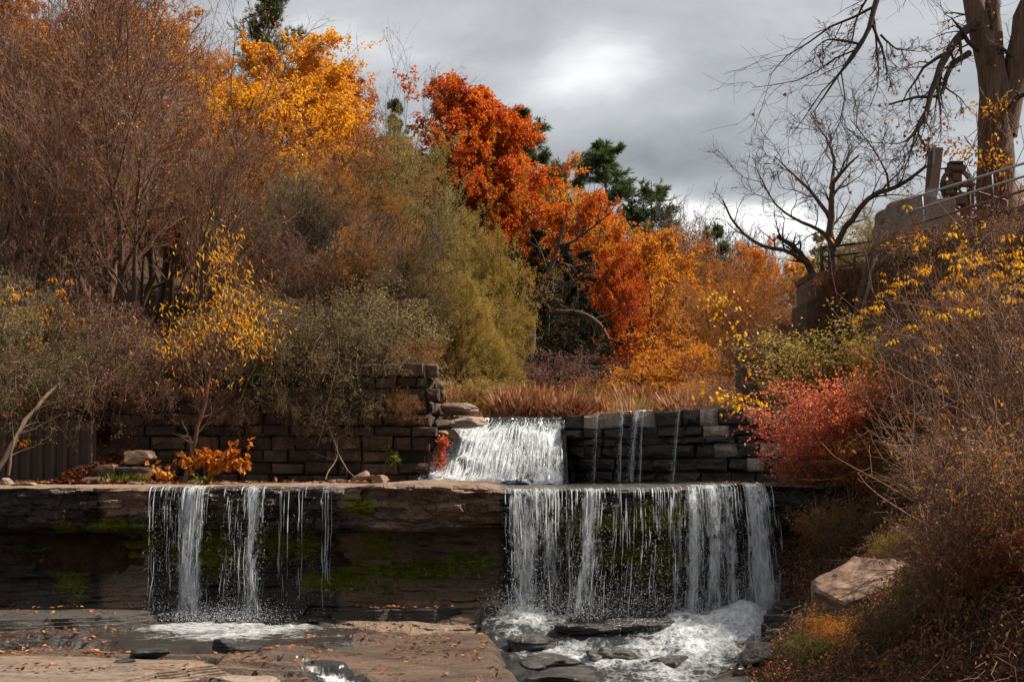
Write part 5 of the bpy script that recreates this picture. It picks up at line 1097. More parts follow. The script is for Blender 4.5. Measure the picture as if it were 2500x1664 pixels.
# bare tree on the right skyline and the great trunk beside the gate
sp3 = [dict(n=8, ang=44, len=.42, np=6, up=.05, wand=.20, rr=.42, rmin=.010, t=(.2, 1)), dict(n=6, ang=44, len=.48, np=5, up=.04, wand=.22, rr=.55, rmin=.008), dict(n=7, ang=42, len=.5, np=4, up=.03, wand=.22, rr=.6, rmin=.0045)]
Yb = 35.5
tree_from('bare_tree', 'gnarled bare tree with spreading dark branches against the sky above the abutment', [
    ([q(2036, 690, Yb), q(2030, 590, Yb), q(2028, 520, Yb), q(2028, 455, Yb), q(2060, 410, Yb-.3), q(2098, 378, Yb-.5)], .125, .016),
    ([q(2032, 600, Yb), q(2005, 560, Yb), q(1945, 540, Yb-.4), q(1890, 500, Yb-.6), q(1850, 420, Yb-.6)], .06, .01), ([q(2028, 540, Yb), q(1985, 470, Yb+.4), q(1930, 420, Yb+.6), q(1890, 380, Yb+.8)], .06, .01),
    ([q(2040, 600, Yb), q(2075, 540, Yb), q(2130, 470, Yb-.3), q(2200, 455, Yb-.5), q(2262, 405, Yb-.8)], .085, .035), ([q(2028, 460, Yb), q(2040, 400, Yb+.5), q(2020, 340, Yb+.6), q(1985, 295, Yb+.6)], .05, .01),
    ([q(2170, 458, Yb), q(2165, 420, Yb), q(2130, 360, Yb+.3), q(2075, 290, Yb+.5)], .035, .01)], sp3, (M['bark'], M['dtwig']))
tree_from('snag', 'broken dead limb leaning out over the orange thicket', [([q(1990, 680, 34.6), q(1965, 630, 34.4), q(1935, 600, 34.2), q(1898, 578, 34)], .09, .045), ([q(1975, 645, 34.4), q(1920, 610, 34), q(1850, 600, 33.8), q(1790, 545, 33.4), q(1765, 490, 33.2)], .06, .02)], [dict(n=8, ang=44, len=.35, np=5, up=.06, wand=.2, rr=.5, rmin=.009), dict(n=5, ang=44, len=.5, np=4, up=.03, wand=.2, rr=.6, rmin=.006)], (M['bark'], M['dtwig']), cat='dead limb')
Yt = 35.5
tree_from('great_tree', 'massive three-stemmed tree trunk with hanging bare branches behind the railing', [
    ([q(2445, 640, Yt), q(2438, 480, Yt), q(2430, 330, Yt), q(2428, 190, Yt), q(2400, 90, Yt), q(2368, -30, Yt), q(2335, -300, Yt)], .56, .18),
    ([q(2434, 330, Yt+.1), q(2436, 190, Yt+.1), q(2422, 60, Yt+.25), q(2424, -60, Yt+.3), q(2432, -320, Yt+.3)], .30, .14),
    ([q(2450, 330, Yt), q(2472, 200, Yt), q(2498, 60, Yt), q(2530, -60, Yt), q(2580, -300, Yt)], .34, .24)], [dict(n=5, ang=60, len=.22, np=6, up=.0, wand=.2, rr=.25, rmin=.02, t=(.3, 1)), dict(n=6, ang=44, len=.5, np=5, up=-.03, wand=.22, rr=.5, rmin=.010), dict(n=4, ang=44, len=.5, np=4, wand=.22, rr=.6, rmin=.006)], (M['bigbark'], M['dtwig']), (M['rust'], 1, .09, .08, .03, .35))
sp4 = [dict(n=9, ang=50, len=.34, np=6, up=-.05, wand=.2, rr=.55, rmin=.010, t=(.15, 1)), dict(n=6, ang=44, len=.5, np=5, up=-.02, wand=.22, rr=.55, rmin=.007), dict(n=4, ang=42, len=.5, np=4, up=.05, wand=.22, rr=.6, rmin=.005)]
def hang(label, lines, keep, specs=sp4): tree_from('hanging_branch', label, lines, specs, (M['dtwig'], M['dtwig']), (M['rust'], 1, .09, .08, .03, keep), cat='branch', group='bare branches hanging from the great tree')
hang('bare branch drooping from the treetop out over the open sky', [([q(2360, -330, 34), q(2230, -200, 33.6), q(2145, -40, 33.2), q(2128, 60, 33), q(2105, 110, 32.9), q(2040, 190, 32.8), q(1985, 275, 32.7)], .11, .012), ([q(2130, 60, 33), q(2150, 110, 33), q(2165, 160, 33), q(2165, 200, 33)], .04, .01), ([q(2105, 110, 32.9), q(2060, 100, 33), q(2015, 95, 33), q(1978, 130, 33)], .035, .008), ([q(2150, 85, 33), q(2185, 120, 33), q(2245, 126, 33)], .03, .008), ([q(2140, -40, 33.2), q(2090, 40, 33.5), q(2080, 110, 33.5), q(2060, 130, 33.5)], .03, .008)], .03)
hang('thick crooked branch bending down from the trunk to the steel post', [([q(2385, 60, 35.3), q(2345, 75, 35), q(2305, 130, 34.6), q(2285, 190, 34.3), q(2268, 230, 34.1), q(2262, 285, 34), q(2235, 325, 33.9), q(2212, 345, 33.8)], .12, .03), ([q(2366, 130, 35.2), q(2325, 150, 34.8), q(2305, 200, 34.5), q(2300, 235, 34.4), q(2240, 235, 34.2), q(2170, 255, 34)], .08, .02), ([q(2240, 328, 33.9), q(2255, 350, 33.8), q(2275, 368, 33.7)], .035, .02)], .25)

# ------------------------------------------------------------------ shrubs over the left wall, saplings, weeds
arA, arB = p_arch(), p_arch(stems=10, R=2.2, keep=.9, k=6)
CN = {'green': 'grey-green', 'brown': 'brown-leaved', 'olive': 'pale olive', 'rust': 'russet', 'orange': 'orange', 'gold': 'golden', 'red': 'red-orange', 'bright': 'lime-green', 'purple': 'purple-brown', 'yolive': 'yellow-olive', 'grass': 'tawny'}
G6 = 'scrambling shrubs hanging over the left wall'
def arch(px_, py_, Y, label, s=1.0, leaf='green', pr=None, rz=0, twig=None, zb=None, group=None):
    p = P(px_, py_, Y); o = thing('hanging_shrub', label, 'shrub', tuple(p), rz, group); o.scale = (s, s, s)
    for n, me, mt in (pr or arA).parts: add(n, me, M[leaf] if n == 'foliage' else (M[twig] if twig else mt), o)
for x_, y_, Y_, s_, lf, pr, rz in [(540, 985, 34.0, .45, 'brown', arA, .2), (575, 1010, 33.9, .45, 'brown', arB, .2), (700, 985, 34.0, .6, 'green', arB, .4), (790, 1010, 33.9, .6, 'green', arA, .4), (880, 1000, 33.9, .55, 'green', arB, -.4), (400, 960, 34.0, .55, 'brown', arA, .1), (330, 950, 33.9, .6, 'brown', arB, .5), (470, 960, 34.0, .5, 'brown', arB, .9), (990, 985, 33.9, .35, 'rust', arA, .3), (640, 890, 34.9, .95, 'green', arA, .2), (720, 880, 34.8, 1.0, 'green', arB, -.2), (800, 870, 34.9, 1.1, 'green', arA, .5), (880, 880, 34.8, 1.05, 'green', arB, 0), (940, 885, 34.9, .9, 'green', arA, -.4), (560, 870, 34.9, .9, 'brown', arA, .3), (470, 880, 34.9, .9, 'brown', arB, .1), (380, 890, 35, .9, 'brown', arA, -.3), (760, 940, 34.6, .8, 'green', arB, .9), (850, 950, 34.6, .85, 'green', arA, -.8), (690, 800, 36, 1.1, 'green', arA, .1), (830, 790, 36.2, 1.2, 'green', arB, .6), (960, 800, 36, 1.1, 'olive', arA, .3), (600, 790, 36.2, 1.0, 'olive', arB, -.5), (300, 860, 35.5, 1.0, 'brown', arA, .1), (1000, 868, 35, .6, 'rust', arB, 0)]:
    arch(x_, y_, Y_, CN[lf]+' twiggy shrub hanging over the left block wall', s_, lf, pr, rz, group=CN[lf]+' '+G6)
G7 = 'shrubs on the bank above the sheet piling'
for x_, y_, Y_, s_, lf, pr, rz in [(40, 930, 33.8, 1.0, 'green', arB, .3), (110, 960, 33.6, .9, 'green', arA, 0), (190, 900, 34.2, 1.0, 'green', arB, .5), (30, 820, 35, 1.1, 'olive', arA, .2), (150, 810, 35.5, 1.0, 'green', arB, .9), (240, 960, 34, .8, 'brown', arA, .3), (20, 740, 36, 1.2, 'green', arA, -.3), (270, 800, 36.5, 1.0, 'brown', arA, .4)]:
    arch(x_, y_, Y_, CN[lf]+' tangled shrub on the bank above the rusty sheet piling', s_, lf, pr, rz, group=CN[lf]+' '+G7)
saA = p_sapling(clusters=18, leaf=.135, per=9); saB = p_sapling(stems=2, clusters=22, n1=7, leaf=.13, per=9); saC = p_sapling(H=2.6, stems=2, clusters=14, n1=10, l1=.45, leaf=.13, per=9); saY = p_sapling(H=1.6, stems=4, clusters=26, per=7, leaf=.10, n1=8)
for x_, yt, Y_, lb in [(20, 900, 33.2, 'yellow-leaved shrub at the picture-left bank above the dead log'), (95, 690, 35, 'yellow sapling tip sprouting from grey-green shrubs'), (140, 640, 35.5, 'small golden sapling among dark trunks'), (230, 820, 34.5, 'sparse lime-yellow sapling above the leaf-strewn slope')]:
    place(saY if x_ < 100 else saB, 'sapling', x_, yt, Y_, lb, 'sapling', leaf='gold' if x_ < 160 else 'bright')
# the sunlit willow-leaved young tree growing from the ledge
def p_willowleaf():
    root_pts = [([(0, 0, 0), (.12, 0, .5), (.30, .02, 1.2), (.52, .03, 2.0), (.66, .02, 2.75)], .055, .03), ([(.66, .02, 2.75), (.55, .05, 3.4), (.40, .05, 4.1)], .03, .008), ([(.66, .02, 2.75), (.95, -.03, 3.4), (1.25, 0, 4.2), (1.15, .05, 5.2)], .03, .006), ([(.60, .02, 2.5), (.9, -.1, 3.0), (1.5, -.1, 3.4), (2.0, -.1, 3.6)], .022, .006), ([(.55, 0, 2.1), (.2, -.2, 2.5), (-.3, -.2, 2.8), (-.7, -.2, 3.2)], .02, .006), ([(.62, .0, 2.6), (.8, .1, 3.6), (.75, .1, 4.8), (.9, .1, 5.9)], .03, .006)]
    return root_pts
b0 = P(447, 1180, 32.8); b0[2] = -.05
lines = [([tuple(b0+np.array(p)*1.0) for p in pts], r0, r1) for pts, r0, r1 in p_willowleaf()]
wt = tree_from('young_willow', 'sunlit young tree with slender golden leaves and thin red-brown trunk on the ledge', lines, [dict(n=9, ang=42, len=.32, np=5, up=.08, wand=.15, rr=.5, rmin=.007, t=(.3, 1)), dict(n=5, ang=40, len=.5, np=4, up=-.02, wand=.15, rr=.6, rmin=.004)], (M['redbark'], M['gtwig']), None, 'tree')
lvw = None
def willow_leaves():
    n = 1150; c = np.array([(.95, 0, 4.3, .6, 1.0), (.9, 0, 5.3, .32, .6), (.1, -.1, 3.5, .6, .35), (1.5, 0, 3.6, .5, .4), (.9, 0, 4.0, .9, .5), (-.35, -.1, 3.1, .3, .2), (1.7, 0, 3.3, .3, .3), (.4, 0, 2.4, .9, .25)]); w = np.array([3, 1.6, 1.6, 1.7, 2, .5, .6, .45]); k = rng.choice(len(c), n, p=w/w.sum())
    C = np.stack([c[k, 0]+rng.normal(size=n)*c[k, 3]*.8, rng.normal(size=n)*.4, c[k, 2]+rng.normal(size=n)*c[k, 4]*.7], 1); D = rdir(n)*.6+np.array([.1, 0, -.8]); return leaves(C, D, rdir(n), .09+.09*rng.random(n), .022+.014*rng.random(n), fold=.2, droop=.35)
add('foliage', leaf_mesh('foliage', willow_leaves()), M['yellow'], wt)
# orange-leaved plant on the ledge
def leafy_plant(name, label, base, n, sx, sz, leaf, mat, lean=0, stems=7, cat='plant', broad=.75):
    root = thing(name, label, cat, tuple(base)); Ps, Rs = [], []
    for k in range(stems):
        t = np.linspace(0, 1, 7)[:, None]; a = rng.normal()*.5+lean; tip = np.array([a*sx+lean*sx*.4, rng.normal()*.2, sz*(.55+.5*rng.random())]); p = tip*t*np.array([1, 1, 0])+np.array([0, 0, 1])*tip[2]*(1.5*t-.5*t*t); Ps.append(p); Rs.append(np.linspace(.011, .004, 7))
    lv = grow(np.stack(Ps), np.stack(Rs), [dict(n=7, ang=50, len=.35, np=4, up=.0, wand=.15, rr=.6, rmin=.003, t=(.35, 1))])
    add('stems', tube_mesh('stems', lv, (0, 1), (4, 3)), M['redbark'], root)
    C, Tn, par = on(lv[1], max(1, n//(stems*7)), (.2, 1)); m = len(C); D = norm(Tn*.6+rdir(m)*.6+np.array([0, -.2, -.5])); N_ = rdir(m)*.7+np.array([0, -.5, .6]); sz_ = leaf*(.6+.6*rng.random(m))
    add('foliage', leaf_mesh('foliage', leaves(C, D, N_, sz_, sz_*broad, fold=.12, droop=.2)), M[mat], root); return root
leafy_plant('knotweed_plant', 'bright orange broad-leaved plant growing on the ledge under the young tree', (*P(498, 1180, 31.6)[:2], -.03), 420, .62, .78, .16, 'orange', .45, 10)
leafy_plant('knotweed_plant', 'small low orange-leaved sprig left of the bright orange plant', (*P(425, 1182, 31.4)[:2], -.03), 120, .5, .34, .14, 'orange', -.4, 6)
leafy_plant('leafy_weed', 'low green broad-leaved weed under the bright orange plant', (*P(480, 1184, 31.2)[:2], -.03), 40, .25, .16, .14, 'bright', .2, 4)
def tuft(name, label, base, n, h, w, mat, cat='weed', curl=.5):
    a = rng.random(n)*6.28; l = h*(.5+.6*rng.random(n)); C = np.array([0, 0, 0])+rng.normal(size=(n, 3))*np.array([w, w, 0]); D = np.stack([np.cos(a)*curl, np.sin(a)*curl, np.ones(n)], 1)
    V, T, A = leaves(C, D, rdir(n), l, .02+.015*rng.random(n), fold=.1, droop=.35); o = thing(name, label, cat, tuple(base)); add('foliage', leaf_mesh('foliage', (V, T, A)), M[mat], o); return o
tuft('green_weed', 'tuft of fresh green weeds beside the squat grey stone', (*P(282, 1182, 31.8)[:2], -.02), 130, .26, .14, 'bright')
tuft('green_weed', 'tuft of fresh green weeds left of the orange-leaved plant', (*P(335, 1180, 32.2)[:2], -.02), 120, .26, .14, 'bright')
gr = thing('goldenrod_sprig', 'yellow-green goldenrod sprig growing out of the wall joints', 'plant', tuple(P(958, 1112, 33.9)))
mb = MB()
for c, n in (((0, -.1, 0), 60), ((-.12, -.08, .28), 26), ((.05, -.12, -.05), 40)):
    C = np.array(c)+rng.normal(size=(n, 3))*np.array([.05, .04, .06]); mb.add(*(lambda r: (r[0], None, r[1], r[2]))(leaves(C, rdir(n)*.6+np.array([.2, -.3, -.5]), rdir(n), .15, .03)))
add('foliage', mb.mesh('foliage', False), M['bright'], gr)
V, Q, A = tubes(np.array([[(-.16, .1, .34), (-.1, -.02, .2), (0, -.1, .02)]]), np.array([[.008, .007, .005]]), 4); add('stem', mk('stem', V, Q, None, {'rnd': A}), M['gtwig'], gr)
# dead log and hanging roots at the left edge
tree_from('dead_log', 'pale dead trunk leaning against the left bank over the ledge', [([q(-20, 1170, 31), q(20, 1100, 31.2), q(55, 1030, 31.6), q(110, 970, 32.2), q(145, 935, 33)], .06, .035), ([q(20, 1160, 30.8), q(32, 1080, 31), q(60, 1020, 31.5)], .035, .02)], [dict(n=6, ang=45, len=.35, np=5, up=-.02, wand=.2, rr=.4, rmin=.006)], (M['gtwig'], M['gtwig']), cat='log')
tree_from('dead_branch', 'bleached forked dead branch standing on stones at the wall foot', [([q(795, 1170, 32.6), q(800, 1150, 32.7), q(830, 1115, 33), q(812, 1060, 33.5), q(770, 980, 34)], .018, .01), ([q(830, 1115, 33), q(850, 1150, 32.8), q(868, 1165, 32.7)], .016, .008), ([q(830, 1115, 33), q(800, 1040, 33.6), q(790, 960, 34)], .012, .006)], [dict(n=6, ang=45, len=.3, np=4, wand=.2, rr=.5, rmin=.004)], (M['pale'], M['gtwig']), cat='branch')

# ------------------------------------------------------------------ meadow above the dam
def meadow():
    n = 42000; X = -2.3+rng.random(n)*10; Y = 36.9+rng.random(n)**1.4*9; m = Y > 36.9-np.clip(X-1.2, 0, 4.7)*1.3+.3; X, Y = X[m], Y[m]
    n2 = 9000; X2 = 1.3+rng.random(n2)*4.6; Y2 = 36-(X2-1.2)*1.3+.85+rng.random(n2)*1.2; X = np.concatenate([X, X2]); Y = np.concatenate([Y, Y2]); n = len(X)
    cl = fbm(X*.8, Y*.8, 0, 3, 131); h = (.25+.75*np.clip((cl-.35)*2.6, 0, 1))*(.5+.7*rng.random(n))*np.clip((Y-35)/5+.1, .2, .85)*(.6+.8*(vn(X*1.3, Y*1.3, 0, 135) > .5))
    C = np.stack([X, Y, ground_z(X, Y)], 1); D = np.stack([rng.normal(size=n)*.28, rng.normal(size=n)*.28, np.ones(n)], 1)
    a = np.clip(.1+1.1*(fbm(X*.9+7, Y*.9, 0, 3, 133)-.25)+.25*(rng.random(n)-.5), 0, 1)
    return leaf_mesh('meadow_grass', leaves(C, D, rdir(n, .2), h, .016+.012*rng.random(n), a=a, fold=.1, droop=.3))
add('meadow_grass', meadow(), M['grass'], kind='stuff', label='tall tawny and russet grasses in the meadow above the dam', cat='grass')
G8 = 'weeds in the meadow above the dam'
for x_, yt, lf in [(1190, 960, 'bright'), (1255, 975, 'rust'), (1290, 955, 'bright'), (1380, 950, 'rust'), (1470, 965, 'bright'), (1500, 975, 'bright'), (1600, 965, 'rust'), (1220, 990, 'rust'), (1345, 985, 'bright'), (1430, 975, 'rust'), (1170, 985, 'bright'), (1240, 955, 'purple'), (1310, 975, 'yolive'), (1360, 968, 'grass'), (1400, 985, 'bright'), (1450, 990, 'yolive'), (1520, 975, 'rust'), (1560, 965, 'bright'), (1640, 955, 'rust'), (1680, 950, 'yolive'), (1275, 992, 'grass'), (1330, 995, 'purple')]:
    place(buB, 'meadow_weed', x_, yt-8, 38.5+rng.random()*1.5, CN[lf]+' bushy weed standing in the meadow grass', 'weed', CN[lf]+' '+G8, leaf=lf, wx=.9+.5*rng.random())

# ------------------------------------------------------------------ gate hoist, railings and posts on the right bank
M['rust'+'y'] = paint_mat('rusty_iron', (.075, .035, .022), .8, .2, (.16, .065, .03), .5, 7)
M['iron'] = paint_mat('dark_iron', (.085, .052, .04), .7, .2, (.15, .065, .035), .4, 7)
M['rail'] = paint_mat('bare_pipe', (.46, .43, .40), .38, .6, (.20, .13, .09), .3, 9)
M['railr'] = paint_mat('rusty_pipe', (.15, .07, .045), .7, .2, (.08, .035, .022), .5, 9)
M['raild'] = paint_mat('dark_pipe', (.05, .035, .028), .6, .3, (.11, .055, .035), .4, 9)
M['bluep'] = paint_mat('blue_grey_paint', (.17, .22, .25), .5, .2, (.14, .075, .05), .3, 6)
M['redp'] = paint_mat('red_oxide_paint', (.20, .095, .07), .6, .1, (.11, .055, .04), .4, 5)
def pipe(name, pts, r, mat, parent, sides=8):
    pts = np.array([pts], float)-np.array(parent.location); V, Q, A = tubes(pts, np.full(pts.shape[:2], r), sides)
    n = pts.shape[1]*sides; T = [(0, k+1, k) for k in range(1, sides-1)]+[(n-sides, n-sides+k, n-sides+k+1) for k in range(1, sides-1)]
    return add(name, mk(name, V, Q, T), M[mat], parent)
def zq(x, y, z):
    """point on the ray of a photo pixel at a known height"""
    Y = (z-CZ)*F/(HY-y); return np.array([(x-CX)/F*Y, Y, z])
def arcpath(a, b, n=14): return [a*(1-t)+b*t for t in np.linspace(0, 1, n)]
rl = thing('pipe_railing', 'long pale pipe railing beside the gate hoist with curved lower ends', 'railing', tuple(zq(2251, 567, 5.55)))
for i, (c, z, far, mat) in enumerate([([(2193, 513), (2195, 502), (2200, 494), (2209, 489)], 6.50, (2560, 380), 'rail'), ([(2193, 544), (2198, 530), (2206, 522), (2216, 518)], 6.22, (2560, 412), 'rail'), ([(2203, 561), (2206, 558), (2212, 556), (2220, 553)], 5.90, (2560, 446), 'railr')]):
    A = zq(*c[-1], z); s0 = A[1]; B = np.array([(far[0]-CX)/F*28.0, 28.0, z]); B[2] = CZ+(HY-far[1])/F*28.0
    cur = [P(x, y, A[1]+.02*k) for k, (x, y) in enumerate(c[:-1])]
    pipe('rail', cur+arcpath(A, B, 10), .026, mat, rl)
for (x, y0, y1, Y) in [(2251, 477, 575, 32.1), (2420, 424, 540, 29.9)]:
    pipe('post', [P(x, y0, Y), P(x+3, (y0+y1)/2, Y), P(x+4, y1+20, Y)], .022 if x < 2300 else .035, 'bluep' if x < 2300 else 'raild', rl)
r2 = thing('pipe_railing', 'rusty red-brown short railing behind the pale railing', 'railing', tuple(P(2366, 540, 33.2)))
pipe('post', [P(2366, 462, 33.2), P(2366, 500, 33.2), P(2366, 560, 33.2)], .045, 'railr', r2); pipe('post', [P(2458, 490, 33.6), P(2458, 520, 33.6), P(2458, 560, 33.6)], .03, 'railr', r2)
for a, b in [((2366, 462), (2458, 490)), ((2366, 500), (2430, 505)), ((2370, 510), (2412, 524))]: pipe('rail', arcpath(P(*a, 33.2), P(*b, 33.6), 5), .025, 'railr', r2)
r3 = thing('pipe_railing', 'dark iron pipe railing with diagonal braces on the stepped abutment', 'railing', tuple(P(2005, 668, 34.2)))
pipe('post', [P(2005, 603, 34.2), P(2006, 630, 34.2), P(2007, 672, 34.2)], .045, 'raild', r3); pipe('post', [P(2086, 627, 34.4), P(2086, 645, 34.4), P(2086, 668, 34.4)], .028, 'railr', r3)
for a, b, r in [((2004, 604), (2150, 588), .03), ((2005, 628), (2128, 614), .026), ((2007, 655), (2092, 647), .022), ((2086, 627), (2124, 622), .024), ((2008, 606), (2082, 647), .02), ((2008, 630), (2062, 664), .02), ((2007, 656), (2022, 668), .02)]: pipe('rail' if abs(a[1]-b[1]) < 20 else 'brace', arcpath(P(*a, 34.2), P(*b, 34.4), 5), r, 'raild', r3)
# leaning steel post with pale corner strip
Yp_ = 32.9
def beam(name, quad, Y, d, mat, parent):
    q4 = [P(x, y, Y)-np.array(parent.location) for x, y in quad]; V = [v for v in q4]+[v+np.array([0, d, 0]) for v in q4]
    return add(name, mk(name, V, [(0, 1, 2, 3), (7, 6, 5, 4), (0, 4, 5, 1), (1, 5, 6, 2), (2, 6, 7, 3), (3, 7, 4, 0)], smooth=False), M[mat], parent)
sb = thing('steel_post', 'leaning rusty steel box post with pale blue corner strip', 'post', tuple(P(2275, 480, Yp_)))
beam('front_plate', [(2285, 360), (2303, 360), (2292, 459), (2276, 459)], Yp_, .18, 'redp', sb)
beam('corner_strip', [(2278.6, 360), (2285, 360), (2282, 400), (2276.5, 400)], Yp_-.004, .2, 'bluep', sb); beam('corner_strip', [(2276.5, 400), (2282, 400), (2275.8, 459), (2267.5, 459)], Yp_-.004, .2, 'redp', sb)
beam('side_plate', [(2271, 369), (2278.6, 366), (2267.5, 459), (2263, 476)], Yp_+.05, .2, 'iron', sb)
beam('foot', [(2265, 459), (2292, 459), (2287, 484), (2261, 482)], Yp_+.006, .2, 'bluep', sb)
# gear and gearbox
gh = thing('gate_hoist', 'rusty sluice gate hoist with spoked gear wheel and motor housing', 'gate hoist', tuple(P(2337, 500, 33.2)))
gc = P(2336, 456, 33.2)-np.array(gh.location)
def ring(name, c, r0, r1, th, mat, teeth=0, n=64, yaw=.35, parent=gh):
    t = np.arange(n)/n*2*math.pi; ro = r1*(1+(.045*(np.arange(n) % 2) if teeth else 0)); V = []
    for y in (-th/2, th/2):
        for rr in (np.full(n, r0), ro): V.append(np.stack([np.cos(t)*rr, np.full(n, y), np.sin(t)*rr], 1))
    V = np.concatenate(V); cs, sn = math.cos(yaw), math.sin(yaw); V = np.stack([V[:, 0]*cs-V[:, 1]*sn, V[:, 0]*sn+V[:, 1]*cs, V[:, 2]], 1)+c
    a = np.arange(4*n).reshape(4, n); Q = []
    for i, j in ((0, 1), (1, 3), (3, 2), (2, 0)): Q.append(np.stack([a[i], np.roll(a[i], -1), np.roll(a[j], -1), a[j]], 1))
    return add(name, mk(name, V, np.concatenate(Q), smooth=False), M[mat], parent)
wh = ring('gear_wheel', gc, .36, .44, .07, 'iron', 1)
ring('hub', gc, .02, .075, .16, 'iron', parent=wh)
for k in range(6):
    a = k*math.pi/3+.3; e = np.array([math.cos(a)*math.cos(.35), math.cos(a)*math.sin(.35), math.sin(a)])*.38
    V, Q, A = tubes(np.array([[gc, gc+e*.5, gc+e]]), np.array([[.035, .028, .026]]), 6); add('spoke', mk('spoke', V, Q), M['iron'], wh)
def hbox(name, x0, x1, y0, y1, d0, d1, mat, bev=.02):
    a, b = P(x0, y1, 33.2)-np.array(gh.location), P(x1, y0, 33.2)-np.array(gh.location); bm = bmesh.new(); bmesh.ops.create_cube(bm, size=1)
    for v in bm.verts: v.co = ((a[0]+b[0])/2+v.co.x*(b[0]-a[0]), (d0+d1)/2+v.co.y*(d1-d0), (a[2]+b[2])/2+v.co.z*(b[2]-a[2]))
    bmesh.ops.bevel(bm, geom=bm.edges[:], offset=bev, segments=2, affect='EDGES'); me = bpy.data.meshes.new(name); bm.to_mesh(me); bm.free(); return add(name, me, M[mat], gh)
hbox('top_housing', 2313, 2355, 404, 419, -.15, .25, 'iron', .03); hbox('top_bracket', 2316, 2352, 394, 399, -.08, .2, 'iron'); hbox('bracket_post', 2316, 2321, 398, 405, -.05, .15, 'iron', .01); hbox('bracket_post', 2346, 2351, 398, 405, -.05, .15, 'iron', .01)
hbox('gearbox_neck', 2320, 2348, 419, 446, -.06, .2, 'rusty', .04); hbox('motor_housing', 2296, 2327, 444, 468, -.25, .1, 'iron', .05); hbox('motor_foot', 2300, 2327, 469, 477, -.22, .1, 'iron'); hbox('arm_plate', 2345, 2376, 449, 458, -.2, .0, 'rusty')
hbox('base_frame', 2328, 2360, 470, 500, -.1, .25, 'iron'); hbox('pedestal', 2350, 2366, 500, 560, -.12, .2, 'rusty')
ring('lower_ring', gc+np.array([.15, .1, -.2]), .30, .34, .05, 'rusty', 0)
V, Q, A = tubes(np.array([[P(2296, 412, 33.2), P(2305, 411.5, 33.2), P(2316, 411, 33.2)]])-np.array(gh.location), np.full((1, 3), .02), 8); add('shaft', mk('shaft', V, Q), M['iron'], gh)
tree_from('leaning_plank', 'pale weathered plank leaning on the vine slope below the railing', [([q(2092, 815, 31.2), q(2112, 740, 31.5), q(2128, 660, 31.9), q(2140, 622, 32.1)], .045, .05)], [], (M['pale'], M['pale']), cat='plank')
tree_from('timber_post', 'dark vine-covered leaning timber post beside the concrete block', [([q(2085, 790, 31.9), q(2110, 700, 32.0), q(2132, 610, 32.2)], .10, .13)], [], (M['bark'], M['bark']), cat='post')

# ------------------------------------------------------------------ right bank: vines, litter, shrubs and saplings
def bank_pts(n, y0=13.5, y1=33.0, up=6.0):
    Y = y0+rng.random(n)*(y1-y0); X = bank_x(Y)-.15+rng.random(n)*up; return X, Y, ground_z(X, Y)
def vines():
    n = 19000; X, Y, Z = bank_pts(n); m = 5; l = .15+.5*rng.random(n)**1.7; a = rng.random(n)*6.28; d = np.stack([np.cos(a)*.9-.15, np.sin(a)*.9-.1, .4*rng.normal(size=n)], 1); pts = [np.stack([X, Y, Z-.02], 1)]
    up = .25+.55*rng.random(n)
    for k in range(1, m):
        s = k/(m-1); p = pts[0]+d*(l*s)[:, None]; p[:, 2] = np.maximum(ground_z(p[:, 0], p[:, 1])+.03, p[:, 2])*.5+p[:, 2]*.5+up*l*(1.5*s-1.7*s*s)+.03*rng.normal(size=n); p[:, 0] += .09*rng.normal(size=n)*s; p[:, 2] += .05*rng.normal(size=n)*s; pts.append(p)
    R = (.003+.004*rng.random(n))[:, None]*np.linspace(1, .6, m)[None]; return tubes(np.stack(pts, 1), R, 3)
V, Q, A = vines(); add('vine_tangle', mk('vine_tangle', V, Q, None, {'rnd': A}), M['twig'], kind='stuff', label='tangle of dry brown vines covering the right bank', cat='vines')
def bank_leaves(n, mat, name, label, L, hmax, cond=None, sz=.6):
    X, Y, Z = bank_pts(n)
    if cond is not None: m = cond(X, Y, Z); X, Y, Z = X[m], Y[m], Z[m]
    k = len(X); C = np.stack([X, Y, Z+.02+hmax*rng.random(k)**2], 1); D = rdir(k)+np.array([-.2, -.3, -.4]); r = leaves(C, D, rdir(k)+np.array([0, -.4, .6]), L*(.6+.8*rng.random(k)), L*sz*(.6+.8*rng.random(k)))
    return add(name, leaf_mesh(name, r), M[mat], kind='stuff', label=label, cat='leaves')
bank_leaves(7000, 'rust', 'vine_leaves', 'rust-orange vine leaves scattered over the right bank', .06, .4, lambda X, Y, Z: fbm(X*.7+5, Y*.7, 0, 3, 147) > .42)
bank_leaves(4000, 'yellow', 'vine_leaves', 'scattered yellow vine leaves over the upper right bank', .10, .45, lambda X, Y, Z: (Z > .3) & (fbm(X*1.1+2, Y*1.1, 0, 3, 149) > .5))
bank_leaves(80000, 'brown', 'dead_leaves', 'curled dead brown leaves caught all over the right bank', .048, .3)
bank_leaves(16000, 'bright', 'ground_cover', 'sparse green and lime leaves low on the right bank', .05, .35, lambda X, Y, Z: (fbm(X*.8, Y*.8, 0, 3, 141) > .5))
bank_leaves(5000, 'scarlet', 'vine_leaves', 'red and pink vine leaves scattered low over the right bank', .06, .35, lambda X, Y, Z: fbm(X*.9+9, Y*.9, 0, 3, 151) > .52)
bank_leaves(5000, 'litter', 'ground_cover', 'dark red vine leaves low on the right bank', .06, .25, lambda X, Y, Z: (Y < 23) & (fbm(X*.9, Y*.9, 0, 3, 143) > .52))
brA = p_bush(H=1.8, stems=14, k=2, keep=.45, n=(9, 7), spread=.4, twig='twig'); brB = p_bush(H=1.6, stems=10, k=2, keep=.4, n=(8, 6), spread=.5, twig='gtwig')
dens_ = p_bush(H=1.7, stems=12, k=6, L=.06, W=.035, n=(8, 6), spread=.45, twig='twig', sig=.05)
